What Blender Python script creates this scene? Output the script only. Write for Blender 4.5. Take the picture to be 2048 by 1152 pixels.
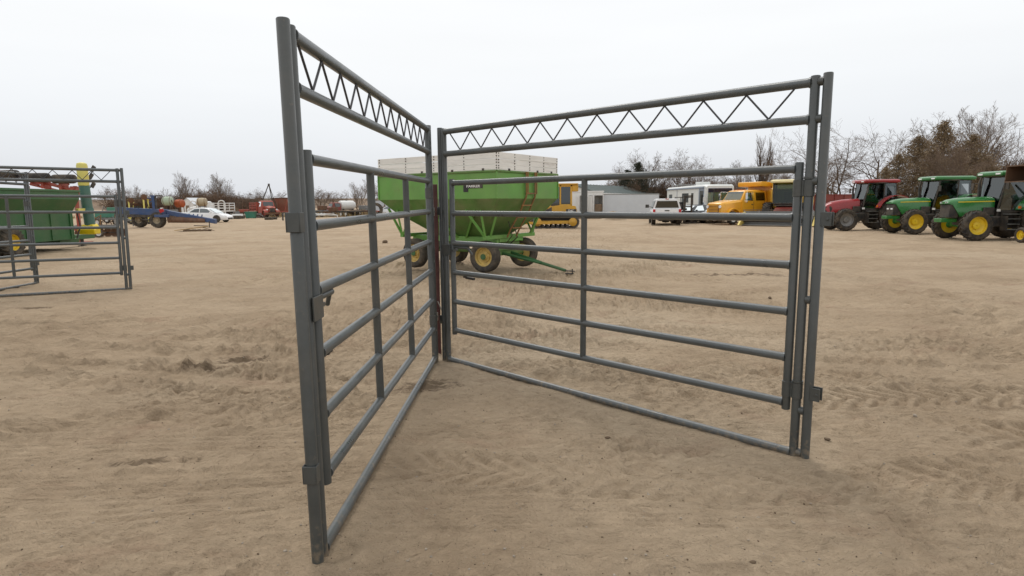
import bpy, bmesh, math, random
import numpy as np
from mathutils import Vector, Matrix, Euler

for o in list(bpy.data.objects):
    bpy.data.objects.remove(o, do_unlink=True)
scene = bpy.context.scene
COL = scene.collection
R = math.radians
PI = math.pi

# ------------------------------------------------------------------ camera
CAM_H, PITCH, ROLL, FPX = 1.675, 0.138, 0.0079, 1222.9
cam_data = bpy.data.cameras.new('camera')
cam = bpy.data.objects.new('camera', cam_data)
COL.objects.link(cam)
cam.location = (0, 0, CAM_H)
cam.rotation_mode = 'QUATERNION'
cam.rotation_quaternion = (Matrix.Rotation(PI / 2 - PITCH, 3, 'X') @ Matrix.Rotation(-ROLL, 3, 'Z')).to_quaternion()
cam_data.sensor_width = 36.0
cam_data.lens = FPX / 2048 * 36.0
cam_data.clip_start = 0.05
cam_data.clip_end = 6000
scene.camera = cam

# ------------------------------------------------------------------ world: overcast sky
SUN_EL, SUN_ROT = R(57), R(-20)
world = bpy.data.worlds.new('World')
scene.world = world
world.use_nodes = True
wn, wl = world.node_tree.nodes, world.node_tree.links
wn.clear()
def wnode(t, **kw):
    n = wn.new(t)
    for k, v in kw.items():
        setattr(n, k, v)
    return n
w_out = wnode('ShaderNodeOutputWorld')
w_bg = wnode('ShaderNodeBackground')
w_bg.inputs['Strength'].default_value = 0.1
w_sky = wnode('ShaderNodeTexSky', sky_type='NISHITA', sun_disc=False, sun_elevation=SUN_EL, sun_rotation=SUN_ROT)
w_sky.air_density = 1.0
w_sky.dust_density = 3.0
w_tc = wnode('ShaderNodeTexCoord')
w_sep = wnode('ShaderNodeSeparateXYZ')
wl.new(w_tc.outputs['Generated'], w_sep.inputs[0])
w_ramp = wnode('ShaderNodeValToRGB')          # cloud deck: grey-blue at the horizon, near white above
wl.new(w_sep.outputs['Z'], w_ramp.inputs['Fac'])
cr = w_ramp.color_ramp
cr.elements[0].position = 0.0
cr.elements[0].color = (0.74, 0.77, 0.815, 1)
cr.elements[1].position = 1.0
cr.elements[1].color = (1.0, 1.0, 1.0, 1)
for p_, c_ in ((0.05, (0.775, 0.80, 0.84)), (0.11, (0.87, 0.895, 0.925)), (0.22, (0.965, 0.98, 0.99)), (0.45, (0.99, 0.997, 1.0))):
    e = cr.elements.new(p_)
    e.color = (*c_, 1)
w_map = wnode('ShaderNodeMapping')
w_map.inputs['Scale'].default_value = (1.0, 1.0, 7.0)
wl.new(w_tc.outputs['Generated'], w_map.inputs[0])
w_noise = wnode('ShaderNodeTexNoise')
w_noise.inputs['Scale'].default_value = 2.2
w_noise.inputs['Detail'].default_value = 3
w_noise.inputs['Roughness'].default_value = 0.45
wl.new(w_map.outputs[0], w_noise.inputs['Vector'])
w_mr = wnode('ShaderNodeMapRange')
w_mr.inputs['From Min'].default_value = 0.3
w_mr.inputs['From Max'].default_value = 0.7
w_mr.inputs['To Min'].default_value = 10.1
w_mr.inputs['To Max'].default_value = 10.5
wl.new(w_noise.outputs['Fac'], w_mr.inputs['Value'])
w_scale = wnode('ShaderNodeVectorMath', operation='SCALE')
wl.new(w_ramp.outputs['Color'], w_scale.inputs[0])
wl.new(w_mr.outputs[0], w_scale.inputs['Scale'])
w_mix = wnode('ShaderNodeMixRGB')
w_mix.inputs['Fac'].default_value = 0.94
wl.new(w_sky.outputs[0], w_mix.inputs['Color1'])
wl.new(w_scale.outputs[0], w_mix.inputs['Color2'])
wl.new(w_mix.outputs[0], w_bg.inputs['Color'])
wl.new(w_bg.outputs[0], w_out.inputs[0])

# ------------------------------------------------------------------ sun behind the cloud
sun_data = bpy.data.lights.new('sun', 'SUN')
sun_data.energy = 1.3
sun_data.angle = R(26)
sun_data.color = (1.0, 0.96, 0.9)
sun = bpy.data.objects.new('sun', sun_data)
COL.objects.link(sun)
sd = Vector((math.sin(SUN_ROT) * math.cos(SUN_EL), math.cos(SUN_ROT) * math.cos(SUN_EL), math.sin(SUN_EL)))
sun.rotation_euler = sd.to_track_quat('Z', 'Y').to_euler()
sun.location = (0, 0, 30)

scene.view_settings.view_transform = 'Standard'
scene.view_settings.look = 'None'
scene.view_settings.exposure = 0.0
scene.view_settings.gamma = 1.0
scene.view_settings.use_curve_mapping = False

# ------------------------------------------------------------------ helpers
def ray(px, py):
    u, v = px - 1024, py - 576
    c, s = math.cos(ROLL), math.sin(ROLL)
    u, v = c * u - s * v, s * u + c * v
    X, Y = u / FPX, -v / FPX
    cp, sp = math.cos(PITCH), math.sin(PITCH)
    return Vector((X, cp + sp * Y, -sp + cp * Y))
def gp(px, py, z=0.0):
    d = ray(px, py)
    return d * ((z - CAM_H) / d.z) + Vector((0, 0, CAM_H))
def at(px, py, Y):
    d = ray(px, py)
    return d * (Y / d.y) + Vector((0, 0, CAM_H))

class MB:
    def __init__(s):
        s.v, s.f = [], []
    def add(s, vs, fs):
        o = len(s.v)
        s.v += [tuple(p) for p in vs]
        s.f += [tuple(i + o for i in f) for f in fs]
        return s
    def box(s, c, size, rot=None):
        hx, hy, hz = (k / 2 for k in size)
        P = [Vector((x, y, z)) for z in (-hz, hz) for x, y in ((-hx, -hy), (hx, -hy), (hx, hy), (-hx, hy))]
        if rot:
            M = Euler(rot).to_matrix()
            P = [M @ p for p in P]
        c = Vector(c)
        return s.hexa([p + c for p in P])
    def b2(s, x0, x1, y0, y1, z0, z1):
        return s.box(((x0 + x1) / 2, (y0 + y1) / 2, (z0 + z1) / 2), (abs(x1 - x0), abs(y1 - y0), abs(z1 - z0)))
    def hexa(s, P):
        return s.add(P, [(3, 2, 1, 0), (4, 5, 6, 7), (0, 1, 5, 4), (1, 2, 6, 5), (2, 3, 7, 6), (3, 0, 4, 7)])
    def tube(s, p0, p1, r0, r1=None, n=10, cap=True):
        return s.path([p0, p1], [r0, r0 if r1 is None else r1], n, cap)
    def path(s, pts, r, n=10, cap=True):
        pts = [Vector(p) for p in pts]
        if not isinstance(r, (list, tuple)):
            r = [r] * len(pts)
        vs, fs = [], []
        prev = None
        for i, p in enumerate(pts):
            if i == 0: t = pts[1] - pts[0]
            elif i == len(pts) - 1: t = pts[-1] - pts[-2]
            else: t = (pts[i + 1] - pts[i]).normalized() + (pts[i] - pts[i - 1]).normalized()
            t.normalize()
            if prev is None:
                a = Vector((0, 0, 1)) if abs(t.z) < 0.9 else Vector((1, 0, 0))
                u = t.cross(a).normalized()
            else:
                u = (prev - t * prev.dot(t)).normalized()
            prev = u
            w = t.cross(u)
            for k in range(n):
                a = 2 * PI * k / n
                vs.append(p + (u * math.cos(a) + w * math.sin(a)) * r[i])
        m = len(pts)
        for i in range(m - 1):
            for k in range(n):
                k2 = (k + 1) % n
                fs.append((i * n + k, i * n + k2, (i + 1) * n + k2, (i + 1) * n + k))
        if cap:
            fs.append(tuple(range(n - 1, -1, -1)))
            fs.append(tuple((m - 1) * n + k for k in range(n)))
        return s.add(vs, fs)
    def lathe(s, prof, c, axis='y', n=24, cap0=True, cap1=True):
        """prof: (radius, offset along axis)"""
        vs, fs = [], []
        for r, h in prof:
            for k in range(n):
                a = 2 * PI * k / n
                x, z = r * math.cos(a), r * math.sin(a)
                vs.append({'y': (x, h, z), 'x': (h, x, z), 'z': (x, z, h)}[axis])
        c = Vector(c)
        vs = [Vector(p) + c for p in vs]
        m = len(prof)
        for i in range(m - 1):
            for k in range(n):
                k2 = (k + 1) % n
                fs.append((i * n + k, i * n + k2, (i + 1) * n + k2, (i + 1) * n + k))
        if cap0: fs.append(tuple(range(n - 1, -1, -1)))
        if cap1: fs.append(tuple((m - 1) * n + k for k in range(n)))
        return s.add(vs, fs)
    def prism(s, poly, lo, hi, plane='xz', taper=None):
        """polygon in a plane, extruded along the third axis; taper(x,z)->scale of the extrusion"""
        def P(a, b, c):
            return {'xz': (a, c, b), 'xy': (a, b, c), 'yz': (c, a, b)}[plane]
        n = len(poly)
        k = [taper(a, b) if taper else 1.0 for a, b in poly]
        vs = [P(a, b, lo * q) for (a, b), q in zip(poly, k)] + [P(a, b, hi * q) for (a, b), q in zip(poly, k)]
        fs = [tuple(range(n)), tuple(range(2 * n - 1, n - 1, -1))]
        for i in range(n):
            j = (i + 1) % n
            fs.append((j, i, i + n, j + n))
        return s.add(vs, fs)
    def loft(s, rings, cap=True):
        n = len(rings[0])
        vs = [p for r in rings for p in r]
        fs = []
        for i in range(len(rings) - 1):
            for k in range(n):
                k2 = (k + 1) % n
                fs.append((i * n + k, i * n + k2, (i + 1) * n + k2, (i + 1) * n + k))
        if cap:
            fs.append(tuple(range(n - 1, -1, -1)))
            fs.append(tuple((len(rings) - 1) * n + k for k in range(n)))
        return s.add(vs, fs)
    def quad(s, a, b, c, d, th=0.0):
        if th:
            a, b, c, d = map(Vector, (a, b, c, d))
            nrm = (b - a).cross(d - a).normalized() * th
            return s.hexa([a, b, c, d, a + nrm, b + nrm, c + nrm, d + nrm])
        return s.add([a, b, c, d], [(0, 1, 2, 3)])
    def mesh(s, name, smooth=True, angle=38):
        me = bpy.data.meshes.new(name)
        me.from_pydata(s.v, [], s.f)
        bm = bmesh.new(); bm.from_mesh(me)
        bmesh.ops.recalc_face_normals(bm, faces=bm.faces)
        bm.to_mesh(me); bm.free()
        if smooth:
            me.shade_smooth()
            me.set_sharp_from_angle(angle=R(angle))
        return me
    def build(s, name, mat, parent=None, bevel=0.0, smooth=True, loc=None, angle=38):
        o = bpy.data.objects.new(name, s.mesh(name, smooth, angle))
        COL.objects.link(o)
        if mat is not None:
            o.data.materials.append(mat)
        if parent is not None:
            o.parent = parent
        if loc is not None:
            o.location = loc
        if bevel:
            m = o.modifiers.new('bevel', 'BEVEL')
            m.width = bevel; m.segments = 2; m.limit_method = 'ANGLE'; m.angle_limit = R(40)
        return o

def tag(o, label=None, cat=None, group=None, kind=None):
    if label: o['label'] = label
    if cat: o['category'] = cat
    if group: o['group'] = group
    if kind: o['kind'] = kind
    return o
def thing(name, label, cat, loc=(0, 0, 0), yaw=0.0, group=None):
    o = bpy.data.objects.new(name, None)
    o.empty_display_size = 0.2
    COL.objects.link(o)
    o.location = loc
    o.rotation_euler = (0, 0, yaw)
    return tag(o, label, cat, group)
def copy_tree(o, parent=None):
    c = o.copy()
    COL.objects.link(c)
    c.parent = parent
    for ch in [k for k in bpy.data.objects if k.parent == o]:
        copy_tree(ch, c)
    return c
def link_mesh(name, me, parent=None, loc=None, rot=None, scale=None):
    o = bpy.data.objects.new(name, me)
    COL.objects.link(o)
    if parent is not None: o.parent = parent
    if loc is not None: o.location = loc
    if rot is not None: o.rotation_euler = rot
    if scale is not None: o.scale = scale
    return o

# ------------------------------------------------------------------ materials
MATS = {}
def pmat(name, col, rough=0.5, metal=0.0, var=0.12, scale=3.0, dust=0.0, dust_col=(0.34, 0.26, 0.17), rust=0.0, bump=0.0, spec=0.5, streak=None, coat=0.0, splash=0.0, scratch=0.0):
    """painted or worn surface: base colour with mottling, optional dust and rust patches"""
    if name in MATS: return MATS[name]
    m = bpy.data.materials.new(name)
    m.use_nodes = True
    nt = m.node_tree; N, L = nt.nodes, nt.links
    b = N['Principled BSDF']
    b.inputs['Metallic'].default_value = metal
    b.inputs['Specular IOR Level'].default_value = spec
    b.inputs['Coat Weight'].default_value = coat
    tc = N.new('ShaderNodeTexCoord')
    mp = N.new('ShaderNodeMapping')
    if streak: mp.inputs['Scale'].default_value = streak
    L.new(tc.outputs['Object'], mp.inputs[0])
    n1 = N.new('ShaderNodeTexNoise'); n1.inputs['Scale'].default_value = scale; n1.inputs['Detail'].default_value = 6; n1.inputs['Roughness'].default_value = 0.62
    L.new(mp.outputs[0], n1.inputs['Vector'])
    mr = N.new('ShaderNodeMapRange'); mr.inputs['From Min'].default_value = 0.3; mr.inputs['From Max'].default_value = 0.7
    mr.inputs['To Min'].default_value = 1 - var; mr.inputs['To Max'].default_value = 1 + var
    L.new(n1.outputs['Fac'], mr.inputs['Value'])
    vm = N.new('ShaderNodeVectorMath'); vm.operation = 'SCALE'; vm.inputs[0].default_value = col
    L.new(mr.outputs[0], vm.inputs['Scale'])
    last = vm.outputs[0]
    def layer(last, colour, amt, sc, lo, hi, seed):
        n2 = N.new('ShaderNodeTexNoise'); n2.noise_dimensions = '4D'; n2.inputs['W'].default_value = seed
        n2.inputs['Scale'].default_value = sc; n2.inputs['Detail'].default_value = 8; n2.inputs['Roughness'].default_value = 0.68
        L.new(mp.outputs[0], n2.inputs['Vector'])
        r2 = N.new('ShaderNodeMapRange'); r2.inputs['From Min'].default_value = lo; r2.inputs['From Max'].default_value = hi
        r2.inputs['To Min'].default_value = 0; r2.inputs['To Max'].default_value = amt
        L.new(n2.outputs['Fac'], r2.inputs['Value'])
        mx = N.new('ShaderNodeMixRGB'); mx.inputs['Color2'].default_value = (*colour, 1)
        L.new(last, mx.inputs['Color1']); L.new(r2.outputs[0], mx.inputs['Fac'])
        return mx.outputs[0], r2.outputs[0]
    if dust:
        last, _ = layer(last, dust_col, dust, scale * 0.8, 0.38, 0.75, 3.1)
    if rust:
        last, _ = layer(last, (0.12, 0.045, 0.018), rust, scale * 2.2, 0.55, 0.66, 7.7)
    if scratch:
        mp2 = N.new('ShaderNodeMapping'); mp2.inputs['Scale'].default_value = (1.2, 1.2, 1.2); L.new(tc.outputs['Object'], mp2.inputs[0])
        n4 = N.new('ShaderNodeTexNoise'); n4.inputs['Scale'].default_value = 9; n4.inputs['Detail'].default_value = 10; n4.inputs['Roughness'].default_value = 0.8; n4.inputs['Distortion'].default_value = 1.5
        L.new(mp2.outputs[0], n4.inputs['Vector'])
        r4 = N.new('ShaderNodeMapRange'); r4.inputs['From Min'].default_value = 0.66; r4.inputs['From Max'].default_value = 0.72; r4.inputs['To Max'].default_value = scratch
        L.new(n4.outputs['Fac'], r4.inputs['Value'])
        mx = N.new('ShaderNodeMixRGB'); mx.inputs['Color2'].default_value = (0.24, 0.24, 0.23, 1); L.new(last, mx.inputs['Color1']); L.new(r4.outputs[0], mx.inputs['Fac']); last = mx.outputs[0]
        last, _ = layer(last, (0.10, 0.05, 0.028), scratch, 6, 0.67, 0.74, 12.3)
    if splash:      # dried mud thrown up from the yard
        sx = N.new('ShaderNodeSeparateXYZ'); L.new(tc.outputs['Object'], sx.inputs[0])
        r5 = N.new('ShaderNodeMapRange'); r5.inputs['From Min'].default_value = splash; r5.inputs['From Max'].default_value = 0.0; r5.inputs['To Max'].default_value = 0.30
        L.new(sx.outputs['Z'], r5.inputs['Value'])
        n5 = N.new('ShaderNodeTexNoise'); n5.inputs['Scale'].default_value = 30; n5.inputs['Detail'].default_value = 6; L.new(tc.outputs['Object'], n5.inputs['Vector'])
        ad = N.new('ShaderNodeMath'); ad.operation = 'ADD'; L.new(n5.outputs['Fac'], ad.inputs[0]); L.new(r5.outputs[0], ad.inputs[1])
        r6 = N.new('ShaderNodeMapRange'); r6.inputs['From Min'].default_value = 0.66; r6.inputs['From Max'].default_value = 0.95; r6.inputs['To Max'].default_value = 0.6
        L.new(ad.outputs[0], r6.inputs['Value'])
        mx = N.new('ShaderNodeMixRGB'); mx.inputs['Color2'].default_value = (0.30, 0.225, 0.145, 1); L.new(last, mx.inputs['Color1']); L.new(r6.outputs[0], mx.inputs['Fac']); last = mx.outputs[0]
    L.new(last, b.inputs['Base Color'])
    rr = N.new('ShaderNodeMapRange'); rr.inputs['From Min'].default_value = 0.3; rr.inputs['From Max'].default_value = 0.7
    rr.inputs['To Min'].default_value = max(0.02, rough - 0.1); rr.inputs['To Max'].default_value = min(1, rough + 0.1)
    L.new(n1.outputs['Fac'], rr.inputs['Value']); L.new(rr.outputs[0], b.inputs['Roughness'])
    if bump:
        bp = N.new('ShaderNodeBump'); bp.inputs['Strength'].default_value = bump; bp.inputs['Distance'].default_value = 0.02
        n3 = N.new('ShaderNodeTexNoise'); n3.inputs['Scale'].default_value = scale * 6; n3.inputs['Detail'].default_value = 5
        L.new(mp.outputs[0], n3.inputs['Vector']); L.new(n3.outputs['Fac'], bp.inputs['Height']); L.new(bp.outputs[0], b.inputs['Normal'])
    MATS[name] = m
    return m
def glass_mat(name, tint, mixf=0.5, rough=0.03):
    if name in MATS: return MATS[name]
    m = bpy.data.materials.new(name); m.use_nodes = True
    N, L = m.node_tree.nodes, m.node_tree.links
    N.clear()
    out = N.new('ShaderNodeOutputMaterial'); mix = N.new('ShaderNodeMixShader')
    tr = N.new('ShaderNodeBsdfTransparent'); tr.inputs['Color'].default_value = (*tint, 1)
    gl = N.new('ShaderNodeBsdfGlossy'); gl.inputs['Roughness'].default_value = rough; gl.inputs['Color'].default_value = (0.9, 0.95, 0.95, 1)
    fr = N.new('ShaderNodeFresnel'); fr.inputs['IOR'].default_value = 1.5
    ad = N.new('ShaderNodeMath'); ad.operation = 'ADD'; ad.inputs[1].default_value = mixf; ad.use_clamp = True
    L.new(fr.outputs[0], ad.inputs[0]); L.new(ad.outputs[0], mix.inputs['Fac'])
    L.new(tr.outputs[0], mix.inputs[1]); L.new(gl.outputs[0], mix.inputs[2]); L.new(mix.outputs[0], out.inputs[0])
    MATS[name] = m
    return m
M_panel = pmat('panel_grey_paint', (0.055, 0.063, 0.063), 0.38, 0.0, 0.14, 5.0, dust=0.10, bump=0.06, spec=0.6, splash=0.25, scratch=0.10)
M_rail = pmat('rail_grey_skylit', (0.082, 0.095, 0.100), 0.34, 0.12, 0.18, 4.0, dust=0.12, bump=0.06, spec=0.6, splash=0.10, scratch=0.14)  # lighter copy of the post paint: sky sheen on rail tops put into colour
M_rod = pmat('rod_grey_paint', (0.05, 0.05, 0.055), 0.5, 0, 0.1, 6)
M_maroon = pmat('maroon_paint', (0.05, 0.008, 0.010), 0.45, 0, 0.3, 7, dust=0.15)
M_galv = pmat('worn_steel', (0.3, 0.3, 0.29), 0.35, 0.7, 0.2, 8)
M_dark = pmat('black_metal', (0.018, 0.018, 0.019), 0.55, 0, 0.2, 4, dust=0.3)
M_tyre = pmat('tyre_rubber', (0.022, 0.021, 0.021), 0.75, 0, 0.2, 5, dust=0.38, bump=0.1, spec=0.3)
M_tyre_old = pmat('tyre_rubber_dusty', (0.035, 0.034, 0.032), 0.8, 0, 0.2, 5, dust=0.5, bump=0.1, spec=0.3)
M_wgreen = pmat('wagon_green_paint', (0.118, 0.305, 0.054), 0.45, 0, 0.14, 1.6, dust=0.2, rust=0.14)
M_wgreen_d = pmat('wagon_hopper_green_paint', (0.075, 0.19, 0.035), 0.6, 0, 0.2, 2.2, dust=0.45, rust=0.3)
M_wood = pmat('white_painted_planks', (0.80, 0.79, 0.75), 0.7, 0, 0.10, 2.5, dust=0.18, dust_col=(0.4, 0.36, 0.3), rust=0.25, bump=0.12, streak=(0.35, 0.35, 3.0))
M_cream = pmat('cream_yellow_rim', (0.56, 0.40, 0.11), 0.55, 0, 0.25, 7, dust=0.3, rust=0.55)
M_rustbrown = pmat('rusty_ladder', (0.22, 0.11, 0.035), 0.75, 0, 0.35, 6, dust=0.2)
M_rust = pmat('rusty_plate', (0.12, 0.055, 0.028), 0.7, 0.1, 0.35, 3, dust=0.25, bump=0.2)
M_rim_y = pmat('yellow_rim', (0.72, 0.50, 0.012), 0.38, 0, 0.08, 4, dust=0.12)
M_jd = pmat('green_tractor_paint', (0.022, 0.17, 0.035), 0.28, 0, 0.08, 2, dust=0.08, coat=0.3)
M_jd_d = pmat('dull_green_paint', (0.022, 0.105, 0.03), 0.5, 0, 0.15, 1.5, dust=0.16)
M_yel = pmat('yellow_stripe', (0.75, 0.58, 0.03), 0.4, 0, 0.05, 3)
M_red = pmat('red_tractor_paint', (0.29, 0.012, 0.016), 0.3, 0, 0.08, 2, dust=0.06, coat=0.3)
M_redold = pmat('faded_red_paint', (0.33, 0.055, 0.035), 0.6, 0, 0.25, 2, dust=0.25, rust=0.5)
M_maroon_w = pmat('maroon_wagon_paint', (0.20, 0.03, 0.022), 0.55, 0, 0.15, 1.5, dust=0.15)
M_grey = pmat('grey_steel_paint', (0.16, 0.165, 0.165), 0.5, 0.1, 0.15, 3, dust=0.2)
M_greyrim = pmat('grey_rim', (0.2, 0.2, 0.2), 0.45, 0.3, 0.15, 5, dust=0.3)
M_cat = pmat('construction_yellow', (0.55, 0.30, 0.025), 0.42, 0, 0.12, 2, dust=0.2)
M_trk = pmat('truck_orange_yellow', (0.80, 0.385, 0.02), 0.33, 0, 0.06, 2, dust=0.06, coat=0.3)
M_comb = pmat('combine_yellow', (0.72, 0.42, 0.03), 0.4, 0, 0.08, 2, dust=0.12)
M_head = pmat('header_yellow', (0.68, 0.52, 0.12), 0.5, 0, 0.12, 2, dust=0.2)
M_cream_roof = pmat('cream_roof', (0.78, 0.68, 0.38), 0.45, 0, 0.06, 2)
M_white = pmat('white_car_paint', (0.80, 0.81, 0.82), 0.25, 0, 0.03, 2, dust=0.05, coat=0.4)
M_whited = pmat('dusty_white_paint', (0.72, 0.72, 0.70), 0.45, 0, 0.06, 1.5, dust=0.16)
M_rv = pmat('cream_white_panel', (0.66, 0.68, 0.66), 0.35, 0, 0.04, 1.2, dust=0.05)
M_rvg = pmat('grey_blue_panel', (0.20, 0.24, 0.30), 0.35, 0, 0.05, 1.2)
M_trailer = pmat('pale_grey_panel', (0.56, 0.59, 0.62), 0.45, 0, 0.05, 0.8, dust=0.08)
M_shedw = pmat('white_siding', (0.74, 0.75, 0.74), 0.6, 0, 0.06, 1, dust=0.08)
M_shedr = pmat('grey_green_metal_roof', (0.125, 0.155, 0.15), 0.5, 0.05, 0.1, 0.7, dust=0.08)
M_blue = pmat('blue_implement_paint', (0.018, 0.060, 0.17), 0.5, 0, 0.25, 1.8, dust=0.25, rust=0.15)
M_teal = pmat('teal_auger_paint', (0.05, 0.15, 0.125), 0.5, 0, 0.12, 2, dust=0.22)
M_ypale = pmat('pale_yellow_plastic', (0.70, 0.62, 0.16), 0.45, 0, 0.08, 3, dust=0.1)
M_ybright = pmat('bright_yellow_plastic', (0.78, 0.58, 0.01), 0.4, 0, 0.06, 3)
M_lamp = pmat('lamp_lens', (0.85, 0.86, 0.86), 0.12, 0, 0.05, 5)
M_redlens = pmat('red_lens', (0.45, 0.012, 0.012), 0.15, 0, 0.05, 5)
M_orange = pmat('orange_lens', (0.75, 0.17, 0.01), 0.2, 0, 0.05, 5)
M_chrome = pmat('chrome', (0.65, 0.66, 0.66), 0.15, 1.0, 0.05, 5)
M_darkpaint = pmat('dark_blue_black_car_paint', (0.02, 0.023, 0.03), 0.22, 0, 0.1, 3, coat=0.4)
M_glass = glass_mat('cab_glass', (0.36, 0.42, 0.40), 0.06)
M_glass_d = glass_mat('tinted_glass', (0.10, 0.115, 0.12), 0.07)
M_glass_rv = glass_mat('motorhome_windscreen', (0.8, 0.86, 0.84), 0.0)
M_glass_c = glass_mat('combine_glass', (0.30, 0.40, 0.34), 0.0)
M_glass_g = glass_mat('green_windscreen', (0.42, 0.55, 0.50), 0.12)
M_seat = pmat('black_seat', (0.02, 0.02, 0.02), 0.8, 0, 0.2, 4)
M_navy = pmat('navy_sunshade', (0.035, 0.035, 0.09), 0.6, 0, 0.1, 3)
M_tealc = pmat('teal_curtain', (0.16, 0.30, 0.27), 0.8, 0, 0.15, 4)
M_plank = pmat('fresh_lumber', (0.46, 0.31, 0.14), 0.75, 0, 0.2, 3, streak=(0.3, 4, 4))
M_oldwood = pmat('weathered_wood', (0.20, 0.14, 0.09), 0.85, 0, 0.3, 3, bump=0.2)
M_mint = pmat('mint_tank', (0.36, 0.45, 0.33), 0.5, 0, 0.15, 1.5, dust=0.2, rust=0.2)
M_otank = pmat('orange_tank', (0.38, 0.08, 0.022), 0.55, 0, 0.25, 1.5, rust=0.4)
M_btank = pmat('beige_tank', (0.40, 0.33, 0.22), 0.6, 0, 0.2, 1.5, rust=0.4)
M_brickred = pmat('red_boxcar_paint', (0.20, 0.055, 0.03), 0.7, 0, 0.2, 0.9, dust=0.25)
M_dgreen = pmat('green_bin_paint', (0.035, 0.19, 0.13), 0.55, 0, 0.15, 2, dust=0.15)
M_bark = pmat('grey_bark', (0.13, 0.098, 0.072), 0.9, 0, 0.25, 4, bump=0.3)
M_bark_p = pmat('pale_bark', (0.24, 0.19, 0.14), 0.9, 0, 0.2, 4, bump=0.3)
M_twig = pmat('bare_twigs', (0.165, 0.118, 0.085), 0.9, 0, 0.2, 1.0)
M_twig_r = pmat('reddish_twigs', (0.165, 0.105, 0.068), 0.9, 0, 0.25, 0.8)
M_cedar = pmat('winter_cedar_foliage', (0.23, 0.168, 0.098), 0.85, 0, 0.25, 0.6)
M_cedar_d = pmat('dark_evergreen_foliage', (0.030, 0.038, 0.020), 0.85, 0, 0.35, 1.2)
M_straw = pmat('dry_straw', (0.34, 0.25, 0.125), 0.9, 0, 0.3, 0.6)
M_stone = pmat('field_stone', (0.34, 0.29, 0.23), 0.85, 0, 0.25, 9)
M_clod = pmat('soil_clod', (0.13, 0.09, 0.055), 0.95, 0, 0.25, 20)
M_tan = pmat('tan_tarp', (0.36, 0.28, 0.19), 0.8, 0, 0.2, 2)
M_brown = pmat('brown_bucket_paint', (0.115, 0.062, 0.034), 0.6, 0.1, 0.2, 2, dust=0.15)

# ------------------------------------------------------------------ ground
def _hash(ix, iy, seed):
    n = (ix.astype(np.int64) * 374761393 + iy.astype(np.int64) * 668265263 + seed * 1442695041) & 0xFFFFFFFF
    n = ((n ^ (n >> 13)) * 1274126177) & 0xFFFFFFFF
    n = (n ^ (n >> 16)) & 0xFFFFFFFF
    return n / 4294967295.0
def vnoise(x, y, seed=0):
    ix, iy = np.floor(x), np.floor(y)
    fx, fy = x - ix, y - iy
    fx = fx * fx * fx * (fx * (fx * 6 - 15) + 10); fy = fy * fy * fy * (fy * (fy * 6 - 15) + 10)
    a = _hash(ix, iy, seed); b = _hash(ix + 1, iy, seed); c = _hash(ix, iy + 1, seed); d = _hash(ix + 1, iy + 1, seed)
    return (a + (b - a) * fx) * (1 - fy) + (c + (d - c) * fx) * fy - 0.5
def fbm(x, y, octaves, seed=0, gain=0.5):
    v, amp, tot = 0, 1.0, 0
    for k in range(octaves):
        v = v + amp * vnoise(x * 2 ** k + 17.3 * k, y * 2 ** k - 9.1 * k, seed + k)
        amp *= gain
    return v
def track(x, y, p0, ang, curve, width, depth, kind, period, fade, seed):
    """wheel track: position along/across a gently curved line; returns height change"""
    c, s = math.cos(ang), math.sin(ang)
    u = (x - p0[0]) * c + (y - p0[1]) * s
    w = -(x - p0[0]) * s + (y - p0[1]) * c - curve * u * u + 0.05 * np.sin(u * 1.3 + seed)
    inside = np.clip((width / 2 - np.abs(w)) / 0.05 + 0.5, 0, 1)
    rim = np.exp(-((np.abs(w) - width / 2 - 0.03) / 0.045) ** 2)
    wob = 0.6 * vnoise(x * 3.1, y * 3.1, 91 + int(seed))
    if kind == 'chevron':
        ph = (u + np.abs(w) * 0.9 + 0.04 * wob) / period
        half = np.where(w > 0, 0.0, 0.5)
        t = (ph + half) % 1.0
        pat = np.clip(np.sin(t * 2 * PI) * 1.8, -1, 1) * (0.5 + 0.5 * np.clip(np.abs(w) / (width * 0.18), 0, 1))
        d = -0.45 + 0.55 * pat
    elif kind == 'rib':
        d = -0.35 + 0.40 * np.sin(w / period * 2 * PI + 0.8 * wob) * (0.7 + 0.3 * np.sin(u / 0.055))
    else:
        d = -0.4 + 0.45 * np.sin(u / period * 2 * PI + 3 * wob) * np.cos(w / width * PI)
    vis = np.clip(0.95 + 1.4 * vnoise(u * 0.45 + seed, w * 0.9, 77 + int(seed)), 0, 1)
    ends = np.clip((fade[1] - u) / 0.8, 0, 1) * np.clip((u - fade[0]) / 0.8, 0, 1)
    m_ = ends * vis
    return 2.1 * depth * m_ * (inside * d + 0.45 * rim), m_ * inside
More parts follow.
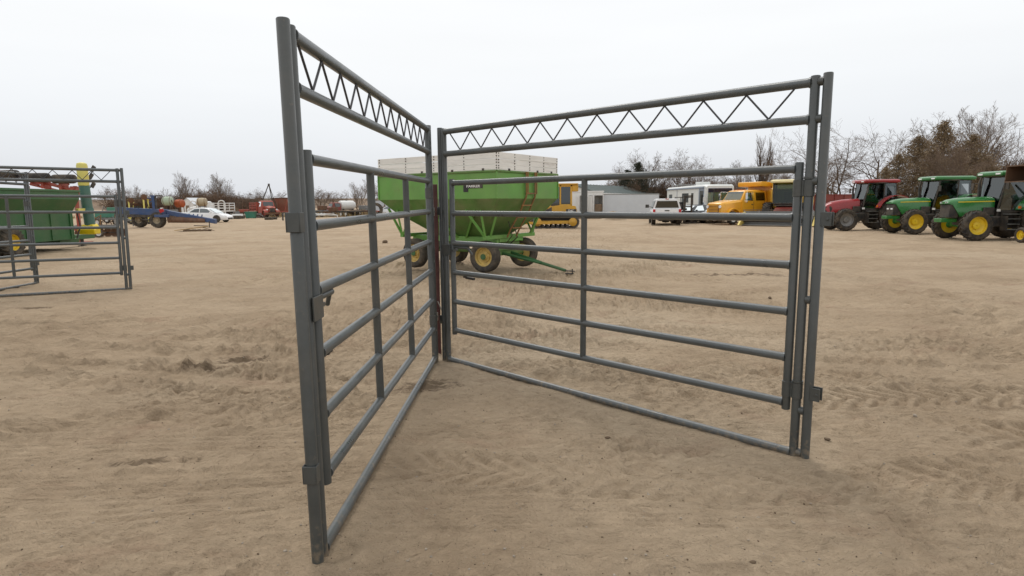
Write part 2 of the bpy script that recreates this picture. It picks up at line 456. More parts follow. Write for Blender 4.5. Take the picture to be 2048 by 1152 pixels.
TRACKS = [
    ((1.0, 3.55), R(-4), 0.012, 0.50, 0.022, 'chevron', 0.17, (-2.2, 2.6), 1),
    ((1.5, 4.95), R(3), -0.01, 0.50, 0.022, 'chevron', 0.18, (-2.2, 4.5), 2),
    ((4.3, 3.9), R(-18), 0.02, 0.55, 0.022, 'chevron', 0.19, (-1.5, 3), 3),
    ((2.3, 2.95), R(-16), 0.03, 0.34, 0.010, 'rib', 0.078, (-0.7, 3), 4),
    ((-2.6, 4.1), R(5), 0.004, 0.42, 0.012, 'rib', 0.085, (-5, 2.0), 5),
    ((-3.0, 3.2), R(8), 0.0, 0.42, 0.012, 'rib', 0.080, (-4, 2.2), 6),
    ((-0.2, 3.0), R(-9), 0.0, 0.30, 0.009, 'cross', 0.075, (-0.9, 1.2), 7),
    ((-2.3, 5.6), R(-12), 0.01, 0.30, 0.010, 'rib', 0.085, (-6, 1.6), 8),
    ((0.0, 8.0), R(-7), 0.004, 0.50, 0.020, 'chevron', 0.18, (-9, 12), 9),
    ((3.5, 6.6), R(-22), 0.0, 0.30, 0.010, 'rib', 0.085, (-3, 9), 10),
    ((3.5, 8.6), R(-25), 0.006, 0.34, 0.012, 'rib', 0.07, (-4, 12), 11),
    ((-3.0, 9.5), R(14), 0.0, 0.40, 0.020, 'chevron', 0.18, (-9, 9), 12),
    ((4.6, 5.3), R(-8), 0.01, 0.45, 0.016, 'chevron', 0.17, (-1, 7), 13),
    ((-1.0, 12.0), R(20), -0.004, 0.45, 0.022, 'cross', 0.2, (-9, 10), 14),
    ((5.0, 13.0), R(-10), 0.003, 0.5, 0.025, 'cross', 0.22, (-12, 14), 15),
]
for i_, (p_, a_) in enumerate((((-2.2, 3.55), 6), ((-2.4, 2.92), 9), ((-0.1, 4.35), 2), ((0.6, 3.12), -3), ((2.6, 2.86), -14), ((3.2, 3.35), -12), ((3.6, 6.0), -14), ((-3.5, 6.6), -10), ((-4.0, 7.4), -12), ((1.5, 6.7), 4), ((4.4, 4.6), -6), ((1.6, 4.3), -8))):
    TRACKS.append((p_, R(a_), 0.012 * math.sin(i_ * 2.1), 0.30 + 0.05 * (i_ % 4), 0.0085, 'rib', 0.052 + 0.004 * (i_ % 3), (-2.6, 2.4), 20 + i_))
def prints(x, y, cell, prob, seed, size, depth):
    """scattered hoof and boot marks: oval pockets with a pushed-up rim"""
    ix, iy = np.floor(x / cell), np.floor(y / cell)
    out = np.zeros_like(x)
    for dx in (-1, 0, 1):
        for dy in (-1, 0, 1):
            cx, cy = ix + dx, iy + dy
            on = _hash(cx, cy, seed) < prob
            px = (cx + 0.15 + 0.7 * _hash(cx, cy, seed + 1)) * cell; py = (cy + 0.15 + 0.7 * _hash(cx, cy, seed + 2)) * cell
            a = _hash(cx, cy, seed + 3) * 2 * PI
            s_ = size * (0.6 + 0.8 * _hash(cx, cy, seed + 4))
            u = (x - px) * np.cos(a) + (y - py) * np.sin(a); w = -(x - px) * np.sin(a) + (y - py) * np.cos(a)
            d = np.sqrt((u / (s_ * 1.5)) ** 2 + (w / s_) ** 2) + 0.25 * vnoise(x * 14, y * 14, seed + 5)
            out += on * depth * (-np.clip(1.15 - d, 0, 0.75) / 0.75 + 0.5 * np.exp(-((d - 1.35) / 0.22) ** 2) * (0.4 + 0.6 * (u > 0)))
    return out
def ground_h(x, y):
    d = np.sqrt(x * x + y * y)
    near = np.clip(1.3 - d / 60, 0.15, 1)
    wx = x + 0.5 * fbm(x * 0.7, y * 0.7, 2, 201); wy = y + 0.5 * fbm(x * 0.7, y * 0.7, 2, 202)
    h = 0.050 * fbm(wx * 0.55, wy * 0.7, 3, 1)
    rough = np.clip(0.75 + 2.6 * fbm(wx * 0.42, wy * 0.6, 2, 31), 0.22, 1.6)
    h = h + (0.35 + rough) * 0.040 * fbm(wx * 2.1, wy * 3.0, 3, 5, 0.5)
    bil = np.abs(fbm(wx * 5.2, wy * 6.0, 3, 45, 0.55))
    h = h + rough * 0.066 * (bil - 0.12)
    clod = np.abs(fbm(wx * 12.0, wy * 13.0, 2, 47, 0.5))
    h = h + (0.25 + rough * rough) * 0.044 * (clod - 0.1)
    h = h + (0.5 + rough) * 0.017 * fbm(x * 21, y * 23, 2, 40)
    h = h + np.clip(rough * 1.3, 0, 1.2) * prints(x, y, 0.46, 0.5, 700, 0.07, 0.045)
    h = h + prints(x, y, 1.10, 0.35, 720, 0.085, 0.036)
    rd = vnoise(wx * 2.6 + 5, wy * 3.8, 61)
    h = h + 0.020 * np.clip(1 - np.abs(rd) * 6, 0, 1) * np.clip(vnoise(x * 1.1, y * 1.1, 62) * 3, 0, 1)
    flat = np.ones_like(x)                      # driven lanes press the clods down
    tr = np.zeros_like(x)
    for t in TRACKS:
        a_, m_ = track(x, y, *t)
        tr = tr + a_; flat = np.minimum(flat, 1 - 0.8 * m_)
    h = h * flat + tr
    for (p, q) in FEET:                         # the bottom rails have settled: sand level with them, slightly heaped
        ux, uy = q[0] - p[0], q[1] - p[1]; L_ = math.hypot(ux, uy); ux, uy = ux / L_, uy / L_
        u = np.clip((x - p[0]) * ux + (y - p[1]) * uy, 0, L_)
        dd = np.sqrt((x - p[0] - u * ux) ** 2 + (y - p[1] - u * uy) ** 2)
        k = np.clip(dd / 0.30, 0, 1); k = k * k * (3 - 2 * k)
        heap = 0.030 * np.exp(-(dd / 0.055) ** 2) * (0.35 + 0.9 * vnoise(x * 2.2, y * 2.2, 900))
        h = h * (0.18 + 0.82 * k) + heap
    return h * near
FEET = [((-0.9223, 2.6729), (-0.82, 6.372)), ((-0.7248, 6.406), (1.903, 3.80)), ((-7.72, 12.17), (-10.9, 10.45)), ((-10.6, 13.5), (-11.6, 10.0))]
def axis(step, a0, a1, grow, far0, far1):
    mid = np.arange(a0, a1 + step / 2, step)
    up, s, p = [], step, mid[-1]
    while p < far1:
        s *= grow; p += s; up.append(p)
    dn, s, p = [], step, mid[0]
    while p > far0:
        s *= grow; p -= s; dn.append(p)
    return np.array(dn[::-1] + list(mid) + up)
gx = axis(0.018, -3.2, 4.2, 1.045, -2500, 2500)
gy = axis(0.0125, 2.2, 5.6, 1.017, -1500, 4000)
gy = np.concatenate([axis(0.02, 2.2, 2.24, 1.30, -1500, 2.25)[:-2], gy[gy >= 2.2]])
gy = np.unique(np.round(gy, 5))
GX, GY = np.meshgrid(gx, gy)
GZ = ground_h(GX, GY)
SETTLE = []      # low spots and heaped sand at the feet of the gate panels
GZ = np.where(GY < 120, GZ, GZ * 0)
nr, nc = GX.shape
verts = np.stack([GX, GY, GZ], -1).reshape(-1, 3)
idx = np.arange(nr * nc).reshape(nr, nc)
quads = np.stack([idx[:-1, :-1], idx[:-1, 1:], idx[1:, 1:], idx[1:, :-1]], -1).reshape(-1, 4)
def np_mesh(name, V, Q):
    me = bpy.data.meshes.new(name)
    V = np.ascontiguousarray(V, dtype=np.float32); Q = np.ascontiguousarray(Q, dtype=np.int32)
    k = Q.shape[1]
    me.vertices.add(len(V)); me.vertices.foreach_set('co', V.ravel())
    me.loops.add(Q.size); me.loops.foreach_set('vertex_index', Q.ravel())
    me.polygons.add(len(Q)); me.polygons.foreach_set('loop_start', np.arange(0, Q.size, k, dtype=np.int32))
    me.polygons.foreach_set('loop_total', np.full(len(Q), k, dtype=np.int32))
    me.update(calc_edges=True); me.validate()
    return me
def stain(px, py, rx, ry, an):
    q = gp(px, py)
    return (q.x, q.y, rx, ry, an)
STAINS = [stain(485, 722, .42, .16, .05), stain(405, 742, .34, .13, .25), stain(70, 618, .55, .2, 0), stain(850, 775, .4, .3, .6), stain(1480, 550, 1.3, .35, -.1), stain(300, 930, .3, .08, .2)]
def sand_material():
    m = bpy.data.materials.new('sandy_yard'); m.use_nodes = True
    N, L = m.node_tree.nodes, m.node_tree.links
    b = N['Principled BSDF']
    b.inputs['Specular IOR Level'].default_value = 0.15
    b.inputs['Roughness'].default_value = 0.95
    tc = N.new('ShaderNodeTexCoord')
    def noise(scale, detail, rough, sc=(1, 1, 1), seed=0.0, dist=0.0):
        mp = N.new('ShaderNodeMapping'); mp.inputs['Scale'].default_value = sc; mp.inputs['Location'].default_value = (seed, -seed, 0)
        L.new(tc.outputs['Object'], mp.inputs[0])
        n = N.new('ShaderNodeTexNoise'); n.inputs['Scale'].default_value = scale; n.inputs['Detail'].default_value = detail; n.inputs['Roughness'].default_value = rough
        n.inputs['Distortion'].default_value = dist
        L.new(mp.outputs[0], n.inputs['Vector']); return n.outputs['Fac']
    def mixc(c1, c2, fac):
        mx = N.new('ShaderNodeMixRGB')
        if isinstance(c1, tuple): mx.inputs['Color1'].default_value = (*c1, 1)
        else: L.new(c1, mx.inputs['Color1'])
        mx.inputs['Color2'].default_value = (*c2, 1)
        L.new(fac, mx.inputs['Fac']); return mx.outputs[0]
    def rng(v, lo, hi, a, bb):
        r = N.new('ShaderNodeMapRange'); r.inputs['From Min'].default_value = lo; r.inputs['From Max'].default_value = hi
        r.inputs['To Min'].default_value = a; r.inputs['To Max'].default_value = bb; L.new(v, r.inputs['Value']); return r.outputs[0]
    c = mixc((0.455, 0.348, 0.238), (0.370, 0.277, 0.185), rng(noise(0.55, 6, 0.62, (1, 1.15, 1), 3.0, 0.6), 0.40, 0.66, 0, 1))
    c = mixc(c, (0.49, 0.390, 0.278), rng(noise(0.16, 5, 0.6, (1, 1.2, 1), 9.0, 0.8), 0.48, 0.70, 0, 0.85))     # pale dry driven lanes
    c = mixc(c, (0.27, 0.195, 0.126), rng(noise(2.6, 7, 0.66, (1, 1.3, 1), 21.0, 0.9), 0.56, 0.70, 0, 0.5))     # scuffed patches
    c = mixc(c, (0.33, 0.215, 0.145), rng(noise(0.9, 5, 0.6, (1, 1.4, 1), 41.0, 0.4), 0.58, 0.75, 0, 0.6))       # reddish soil
    c = mixc(c, (0.105, 0.072, 0.044), rng(noise(0.62, 9, 0.72, (1, 1.3, 1), 57.0, 1.0), 0.665, 0.735, 0, 0.8))  # damp dark spots
    for (sx_, sy_, rx_, ry_, an_) in STAINS:                                                                     # damp churned patches
        mp = N.new('ShaderNodeMapping'); mp.vector_type = 'TEXTURE'
        mp.inputs['Location'].default_value = (sx_, sy_, 0); mp.inputs['Rotation'].default_value = (0, 0, an_); mp.inputs['Scale'].default_value = (rx_, ry_, 1)
        L.new(tc.outputs['Object'], mp.inputs[0])
        ln = N.new('ShaderNodeVectorMath'); ln.operation = 'LENGTH'; L.new(mp.outputs[0], ln.inputs[0])
        sb = N.new('ShaderNodeMath'); sb.operation = 'SUBTRACT'; L.new(rng(noise(5.0, 8, 0.75, (1, 1.2, 1), 71.0, 1.2), 0.3, 0.7, 0.2, 1.5), sb.inputs[0]); L.new(ln.outputs['Value'], sb.inputs[1])
        c = mixc(c, (0.125, 0.088, 0.055), rng(sb.outputs[0], 0.0, 0.45, 0, 0.8))
    c = mixc(c, (0.11, 0.077, 0.048), rng(noise(9, 6, 0.7, (1, 1.2, 1), 33.0, 0.8), 0.665, 0.75, 0, 0.7))        # dark soil specks, also painting in the shade of the fine relief
    c = mixc(c, (0.18, 0.128, 0.08), rng(noise(60, 3, 0.7, (1, 1, 1), 5.0), 0.60, 0.78, 0, 0.6))                  # grains
    c = mixc(c, (0.55, 0.46, 0.35), rng(noise(85, 2, 0.6, (1, 1, 1), 15.0), 0.68, 0.80, 0, 0.7))
    L.new(c, b.inputs['Base Color'])
    bp = N.new('ShaderNodeBump'); bp.inputs['Strength'].default_value = 0.9; bp.inputs['Distance'].default_value = 0.018
    L.new(noise(42, 7, 0.75), bp.inputs['Height'])
    bp2 = N.new('ShaderNodeBump'); bp2.inputs['Strength'].default_value = 0.8; bp2.inputs['Distance'].default_value = 0.07
    L.new(noise(9, 6, 0.68, (1, 1.25, 1), 2.0, 0.8), bp2.inputs['Height']); L.new(bp.outputs[0], bp2.inputs['Normal'])
    bp3 = N.new('ShaderNodeBump'); bp3.inputs['Strength'].default_value = 0.55; bp3.inputs['Distance'].default_value = 0.2
    L.new(noise(1.7, 7, 0.66, (1, 1.3, 1), 12.0, 0.8), bp3.inputs['Height']); L.new(bp2.outputs[0], bp3.inputs['Normal'])
    L.new(bp3.outputs[0], b.inputs['Normal'])
    return m
M_sand = sand_material()
g_me = np_mesh('ground', verts, quads)
g_me.shade_smooth()
ground = link_mesh('ground', g_me)
ground.data.materials.append(M_sand)
tag(ground, 'bare tan sandy yard crossed by tyre tracks', 'ground', kind='structure')
def gz(x, y):
    return float(ground_h(np.array([x], float), np.array([y], float))[0])

# far low ridge
rng_ = np.random.default_rng(5)
hx = np.linspace(-420, 420, 240); hy = np.linspace(0, 1, 14)
HX, HT = np.meshgrid(hx, hy)
top = 5.2 + 0.5 * fbm(hx * 0.03, hx * 0, 4, 300)
top = top * np.clip((HX[0] + 420) / 30, 0, 1) * (0.35 + 0.65 * np.clip((130 - HX[0]) / 160, 0, 1))
prof = np.sin(np.clip(HT * 1.15, 0, 1) * PI / 2)
HZ = prof * top[None, :] + 0.5 * fbm(HX * 0.12, HT * 6, 4, 310) * prof * (1 - HT * 0.8) - 0.05
HY = 285 + HT * 70 + 6 * fbm(HX * 0.02, HT, 2, 320)
hi = np.arange(HX.size).reshape(HX.shape)
hq = np.stack([hi[:-1, :-1], hi[:-1, 1:], hi[1:, 1:], hi[1:, :-1]], -1).reshape(-1, 4)
hill = link_mesh('hill', np_mesh('hill', np.stack([HX, HY, HZ], -1).reshape(-1, 3), hq))
hill.data.shade_smooth()
hill.data.materials.append(pmat('brown_ridge_grass', (0.16, 0.105, 0.065), 0.95, 0, 0.35, 0.08, dust=0.4, dust_col=(0.24, 0.17, 0.10), bump=0.3, streak=(1, 1, 6)))
tag(hill, 'low brown grassy ridge on the horizon', 'hill', kind='structure')

# ------------------------------------------------------------------ corral gate panels
PW, PH, PR = 3.70, 2.44, 0.0280
def gate_panel(label, loc, yaw, lean, tip, braces, group):
    t = thing('corral_gate_panel', label, 'gate panel', loc, yaw, group)
    t.rotation_euler = (Matrix.Rotation(yaw, 3, 'Z') @ Matrix.Rotation(lean, 3, 'X') @ Matrix.Rotation(tip, 3, 'Y')).to_euler()
    n = 20
    s_li, s_gl, s_gr, s_hi = 0.062, 0.172, PW - 0.137, PW - 0.072
    def post(s, z0, z1, r, name='post'):
        m = MB().lathe([(r - 0.004, z0), (r, z0 + 0.003), (r, z1 - 0.004), (r - 0.003, z1)], (s, 0, 0), 'z', n)
        return m.build(name, M_panel, t, angle=50)
    def rail(s0, s1, z, r, name, mat=None):
        bead = 0.004
        m = MB().lathe([(r + bead, s0 + 0.020), (r + bead, s0 + 0.034), (r, s0 + 0.040), (r, s1 - 0.040), (r + bead, s1 - 0.034), (r + bead, s1 - 0.020)], (0, 0, z), 'x', n)
        return m.build(name, mat or M_rail, t, angle=50)
    post(0, -0.03, PH, PR); post(s_li, -0.03, PH - 0.012, PR * 0.98)
    post(s_hi, -0.03, PH - 0.008, PR); post(PW, -0.03, PH, PR)
    zt, z2 = PH - 0.045, PH - 0.265
    rail(s_li, s_hi, zt, 0.0285, 'top_rail'); rail(s_li, s_hi, z2, 0.0285, 'truss_rail'); rail(s_li, s_hi, 0.036, 0.027, 'bottom_rail')
    # zig-zag truss rods
    s, up, per = s_li + 0.10, True, 0.152
    while s + per < s_hi - 0.05:
        a = (s, 0, zt - 0.026 if up else z2 + 0.026); b = (s + per, 0, z2 + 0.026 if up else zt - 0.026)
        MB().tube(a, b, 0.0065, n=8).build('truss_rod', M_rod, t)
        s += per; up = not up
    for z in (zt, z2, 1.80, 1.06, 0.33, 0.045):
        MB().tube((s_hi + 0.02, 0, z), (PW - 0.02, 0, z), 0.026, n=14).build('spacer', M_panel, t)
    for z in (2.3, 1.3, 0.25):
        MB().box((0.032, 0.0, z), (0.03, 0.02, 0.12)).build('spacer', M_panel, t)
    # gate leaf
    zr = [0.365 + 0.303 * k for k in range(6)]
    for sg in (s_gl, s_gr):
        post(sg, zr[0] - 0.047, zr[-1] + 0.040, 0.0265, 'gate_stile')
    for z in zr:
        rail(s_gl, s_gr, z, 0.0265, 'gate_rail')
    for q in braces:
        sb = s_gl + (s_gr - s_gl) * q
        MB().tube((sb, 0, zr[0]), (sb, 0, zr[-1]), 0.0255, n=16).build('gate_brace', M_panel, t)
    # hinge collars
    for z in (1.76, 0.46):
        m = MB()
        for sg, r in ((s_gr, 0.0315), (s_hi, 0.0335)):
            m.lathe([(r - 0.004, z - 0.052), (r, z - 0.050), (r, z + 0.050), (r - 0.004, z + 0.052)], (sg, 0, 0), 'z', n)
        m.box(((s_gr + s_hi) / 2, 0, z), (0.05, 0.03, 0.095))
        m.build('hinge_collar', M_panel, t, angle=50)
        MB().lathe([(0.0345, z + 0.056), (0.0345, z + 0.066)], (s_hi, 0, 0), 'z', n).build('stop_ring', M_panel, t)
    # connector lugs on the outer posts
    for s_, sg in ((0, -1), (PW, 1)):
        for z in ((1.60, 0.455) if sg < 0 else (1.57, 0.46)):
            if sg < 0:      # flat strap wrapped round the post
                m = MB().box((-0.012, -0.0305, z), (0.05, 0.005, 0.085)).box((-0.012, 0.0305, z), (0.05, 0.005, 0.085)).box((-0.034, 0, z), (0.006, 0.056, 0.085))
            else:
                m = MB().box((s_ + 0.045, -0.024, z), (0.060, 0.007, 0.085)).box((s_ + 0.045, 0.024, z), (0.060, 0.007, 0.085))
                m.tube((s_ + 0.055, -0.034, z), (s_ + 0.055, 0.034, z), 0.009, n=10)
            m.build('connector_lug', M_panel, t, bevel=0.002)
    # latch box and its spring handle
    lz = 1.205
    m = MB().box((s_li + 0.045, 0.036, lz), (0.13, 0.008, 0.11)).box((s_li + 0.045, -0.036, lz), (0.13, 0.008, 0.11)).box((s_gl + 0.005, 0, lz), (0.07, 0.07, 0.02))
    la = m.build('latch_box', M_panel, t, bevel=0.002)
    m = MB().tube((s_gl + 0.02, 0.0, lz + 0.03), (s_gl + 0.24, 0.0, lz + 0.03), 0.017, n=12).tube((s_gl + 0.22, 0, lz + 0.03), (s_gl + 0.26, 0.03, lz - 0.04), 0.012, n=10)
    m.build('latch_pin', M_panel, la)
    MB().tube((s_gl + 0.16, 0.03, zr[2] - 0.045), (s_gl + 0.28, 0.035, zr[2] - 0.05), 0.014, n=10).build('latch_handle', M_dark, la)
    MB().box((s_gl + 0.16, 0.015, zr[2] - 0.03), (0.02, 0.03, 0.03)).build('handle_bracket', M_dark, la)
    return t
GRP = 'grey corral gate panels with trussed tops'
gate_panel('grey pipe gate panel running away from its bottom left corner, gate leaf with two uprights', (-0.9223, 2.6729, 0), 1.543, -0.0069, -0.0057, (1 / 3, 2 / 3), GRP)
gate_panel('grey pipe gate panel with one centre upright, green wagon seen through it', (-0.7248, 6.406, 0), -0.7815, 0.0013, 0.0018, (0.5,), GRP)
pB = gp(262, 579); pB.z = 0.025
a_ = math.atan2(gp(0, 596).y - pB.y, gp(0, 596).x - pB.x)
e_ = Vector((math.cos(a_), math.sin(a_), 0))
gate_panel('grey pipe gate panel standing in front of the green grain cart', pB + e_ * PW, a_ + PI, 0, 0.012, (0.5,), GRP)
pC = gp(76, 567); pC.z = 0.025
a2 = math.atan2(gp(0, 582).y - pC.y, gp(0, 582).x - pC.x)
e2 = Vector((math.cos(a2), math.sin(a2), 0))
gate_panel('grey pipe gate panel set at an angle behind another one, near the grain cart wheel', pC + e2 * PW, a2 + PI, 0, 0.012, (1 / 3, 2 / 3), GRP)
# maroon steel post between the two near panels
mp_ = at(874, 560, 6.62)
t = thing('steel_post', 'dark maroon steel post clamped between the two gate panels that meet in a corner', 'post', (mp_.x, 6.62, 0), R(10))
MB().b2(-0.028, 0.028, -0.012, 0.012, -0.03, 1.88).build('flat_bar', M_maroon, t, bevel=0.003)
MB().b2(-0.028, -0.018, 0.012, 0.05, -0.03, 1.88).build('flange', M_maroon, t)
MB().tube((0.0, -0.035, 0.62), (0.05, -0.02, 0.50), 0.006, n=8).build('bolt', M_galv, t)
for z in (0.5, 1.1, 1.6):
    MB().box((0, -0.018, z), (0.03, 0.014, 0.05)).build('clip', M_maroon, t)

# ------------------------------------------------------------------ wheels
WHEEL_CACHE = {}
def tyre_mesh(r, w, rim_r, lugs, key):
    k = ('t', round(r, 3), round(w, 3), round(rim_r, 3), lugs)
    if k in WHEEL_CACHE: return WHEEL_CACHE[k]
    m = MB()
    h = w / 2
    rt = r - (0.045 if lugs else 0.0)
    m.lathe([(rim_r, -h * 0.78), (rim_r + 0.02, -h * 0.92), (rim_r + (rt - rim_r) * 0.5, -h), (rt - (rt - rim_r) * 0.22, -h * 0.97), (rt - 0.012, -h * 0.82), (rt, -h * 0.5),
             (rt, h * 0.5), (rt - 0.012, h * 0.82), (rt - (rt - rim_r) * 0.22, h * 0.97), (rim_r + (rt - rim_r) * 0.5, h), (rim_r + 0.02, h * 0.92), (rim_r, h * 0.78)], (0, 0, 0), 'y', 40, False, False)
    if lugs == 'ag':
        n = 20
        for side in (-1, 1):
            for i in range(n):
                a0 = 2 * PI * (i + (0.5 if side > 0 else 0)) / n
                pts = []
                for (q, da, wd) in ((0.02, 0.0, 0.05), (0.55, 0.16, 0.055), (1.0, 0.27, 0.07)):
                    a = a0 + da; y = side * h * q
                    drop = 0.0 if q < 0.9 else 0.05
                    for rr, sg in ((rt - 0.03 - drop, -1), (rt - 0.03 - drop, 1), (r - drop, 0.6), (r - drop, -0.6)):
                        aa = a + sg * wd / 2 / r
                        pts.append((rr * math.cos(aa), y, rr * math.sin(aa)))
                m.loft([pts[0:4], pts[4:8], pts[8:12]])
    elif lugs == 'road':
        for y in (-0.25, 0.0, 0.25):
            m.lathe([(rt - 0.002, w * y - w * 0.055), (rt + 0.008, w * y - w * 0.05), (rt + 0.008, w * y + w * 0.05), (rt - 0.002, w * y + w * 0.055)], (0, 0, 0), 'y', 40, False, False)
    me = m.mesh('tyre', angle=42)
    WHEEL_CACHE[k] = me
    return me
def rim_mesh(rim_r, w, style):
    k = ('r', round(rim_r, 3), round(w, 3), style)
    if k in WHEEL_CACHE: return WHEEL_CACHE[k]
    m = MB(); h = w / 2 * 0.8
    if style == 'ag':
        m.lathe([(rim_r * 0.99, -h), (rim_r * 1.03, -h), (rim_r * 1.03, -h + 0.02), (rim_r * 0.94, -h * 0.8), (rim_r * 0.90, -h * 0.4), (rim_r * 0.86, -h * 0.35), (rim_r * 0.55, -h * 0.10), (rim_r * 0.42, -h * 0.10),
                 (rim_r * 0.40, -h * 0.45), (rim_r * 0.20, -h * 0.50), (0.02, -h * 0.5), (0.02, h * 0.6), (rim_r * 0.9, h * 0.6), (rim_r, h)], (0, 0, 0), 'y', 32, False)
        for i in range(8):
            a = 2 * PI * i / 8
            m.lathe([(0.018, -h * 0.2), (0.018, -h * 0.08)], (rim_r * 0.49 * math.cos(a), 0, rim_r * 0.49 * math.sin(a)), 'y', 6)
    elif style == 'truck':      # dished disc wheel with hand holes and hub
        m.lathe([(rim_r, -h), (rim_r * 1.05, -h), (rim_r * 1.02, -h + 0.02), (rim_r * 0.92, -h * 0.7), (rim_r * 0.88, -h * 0.2), (rim_r * 0.60, -h * 0.05), (rim_r * 0.56, -h * 0.3), (rim_r * 0.35, -h * 0.35), (rim_r * 0.33, -h * 0.75), (0.02, -h * 0.8), (0.02, h * 0.6), (rim_r, h)], (0, 0, 0), 'y', 32, False)
        for i in range(6):
            a = 2 * PI * i / 6
            m.lathe([(0.022, -h * 0.5), (0.022, -h * 0.25)], (rim_r * 0.46 * math.cos(a), 0, rim_r * 0.46 * math.sin(a)), 'y', 6)
    else:                       # car alloy: ring with five spokes
        m.lathe([(rim_r, -h), (rim_r * 1.04, -h), (rim_r * 0.9, -h * 0.85), (rim_r * 0.87, -h * 0.3), (0.02, -h * 0.25), (0.02, h * 0.5), (rim_r, h * 0.5)], (0, 0, 0), 'y', 28, False)
        for i in range(5):
            a = 2 * PI * i / 5
            m.box((rim_r * 0.5 * math.cos(a), -h * 0.7, rim_r * 0.5 * math.sin(a)), (rim_r * 0.9, 0.03, rim_r * 0.22), (0, -a, 0))
        m.lathe([(rim_r * 0.2, -h * 0.85), (rim_r * 0.2, -h * 0.3)], (0, 0, 0), 'y', 12)
    me = m.mesh('rim')
    WHEEL_CACHE[k] = me
    return me
def wheel(parent, pos, r, w, rim_r, side, tmat, rmat, lugs=None, style='ag', steer=0.0):
    """side -1: outer face towards local -y; +1: towards +y"""
    me = tyre_mesh(r, w, rim_r, lugs, 0)
    if not me.materials: me.materials.append(tmat)
    o = link_mesh('tyre', me, parent, pos, (0, random.Random(pos[0] * 7 + pos[1]).random() * 2, steer + (0 if side < 0 else PI)))
    if me.materials[0] != tmat:
        o.material_slots[0].link = 'OBJECT'; o.material_slots[0].material = tmat
    rm = rim_mesh(rim_r, w, style)
    if not rm.materials: rm.materials.append(rmat)
    q = link_mesh('rim', rm, o)
    if rm.materials[0] != rmat:
        q.material_slots[0].link = 'OBJECT'; q.material_slots[0].material = rmat
    return o
def text_mesh(name, body, size, depth, mat, parent, loc, rot):
    cu = bpy.data.curves.new(name, 'FONT'); cu.body = body; cu.size = size; cu.extrude = depth; cu.align_x = 'CENTER'; cu.align_y = 'CENTER'; cu.offset = size * 0.022
    tmp = bpy.data.objects.new(name + '_curve', cu); COL.objects.link(tmp)
    dg = bpy.context.evaluated_depsgraph_get(); dg.update()
    me = bpy.data.meshes.new_from_object(tmp.evaluated_get(dg))
    bpy.data.objects.remove(tmp, do_unlink=True)
    me.materials.clear(); me.materials.append(mat)
    return link_mesh(name, me, parent, loc, rot)

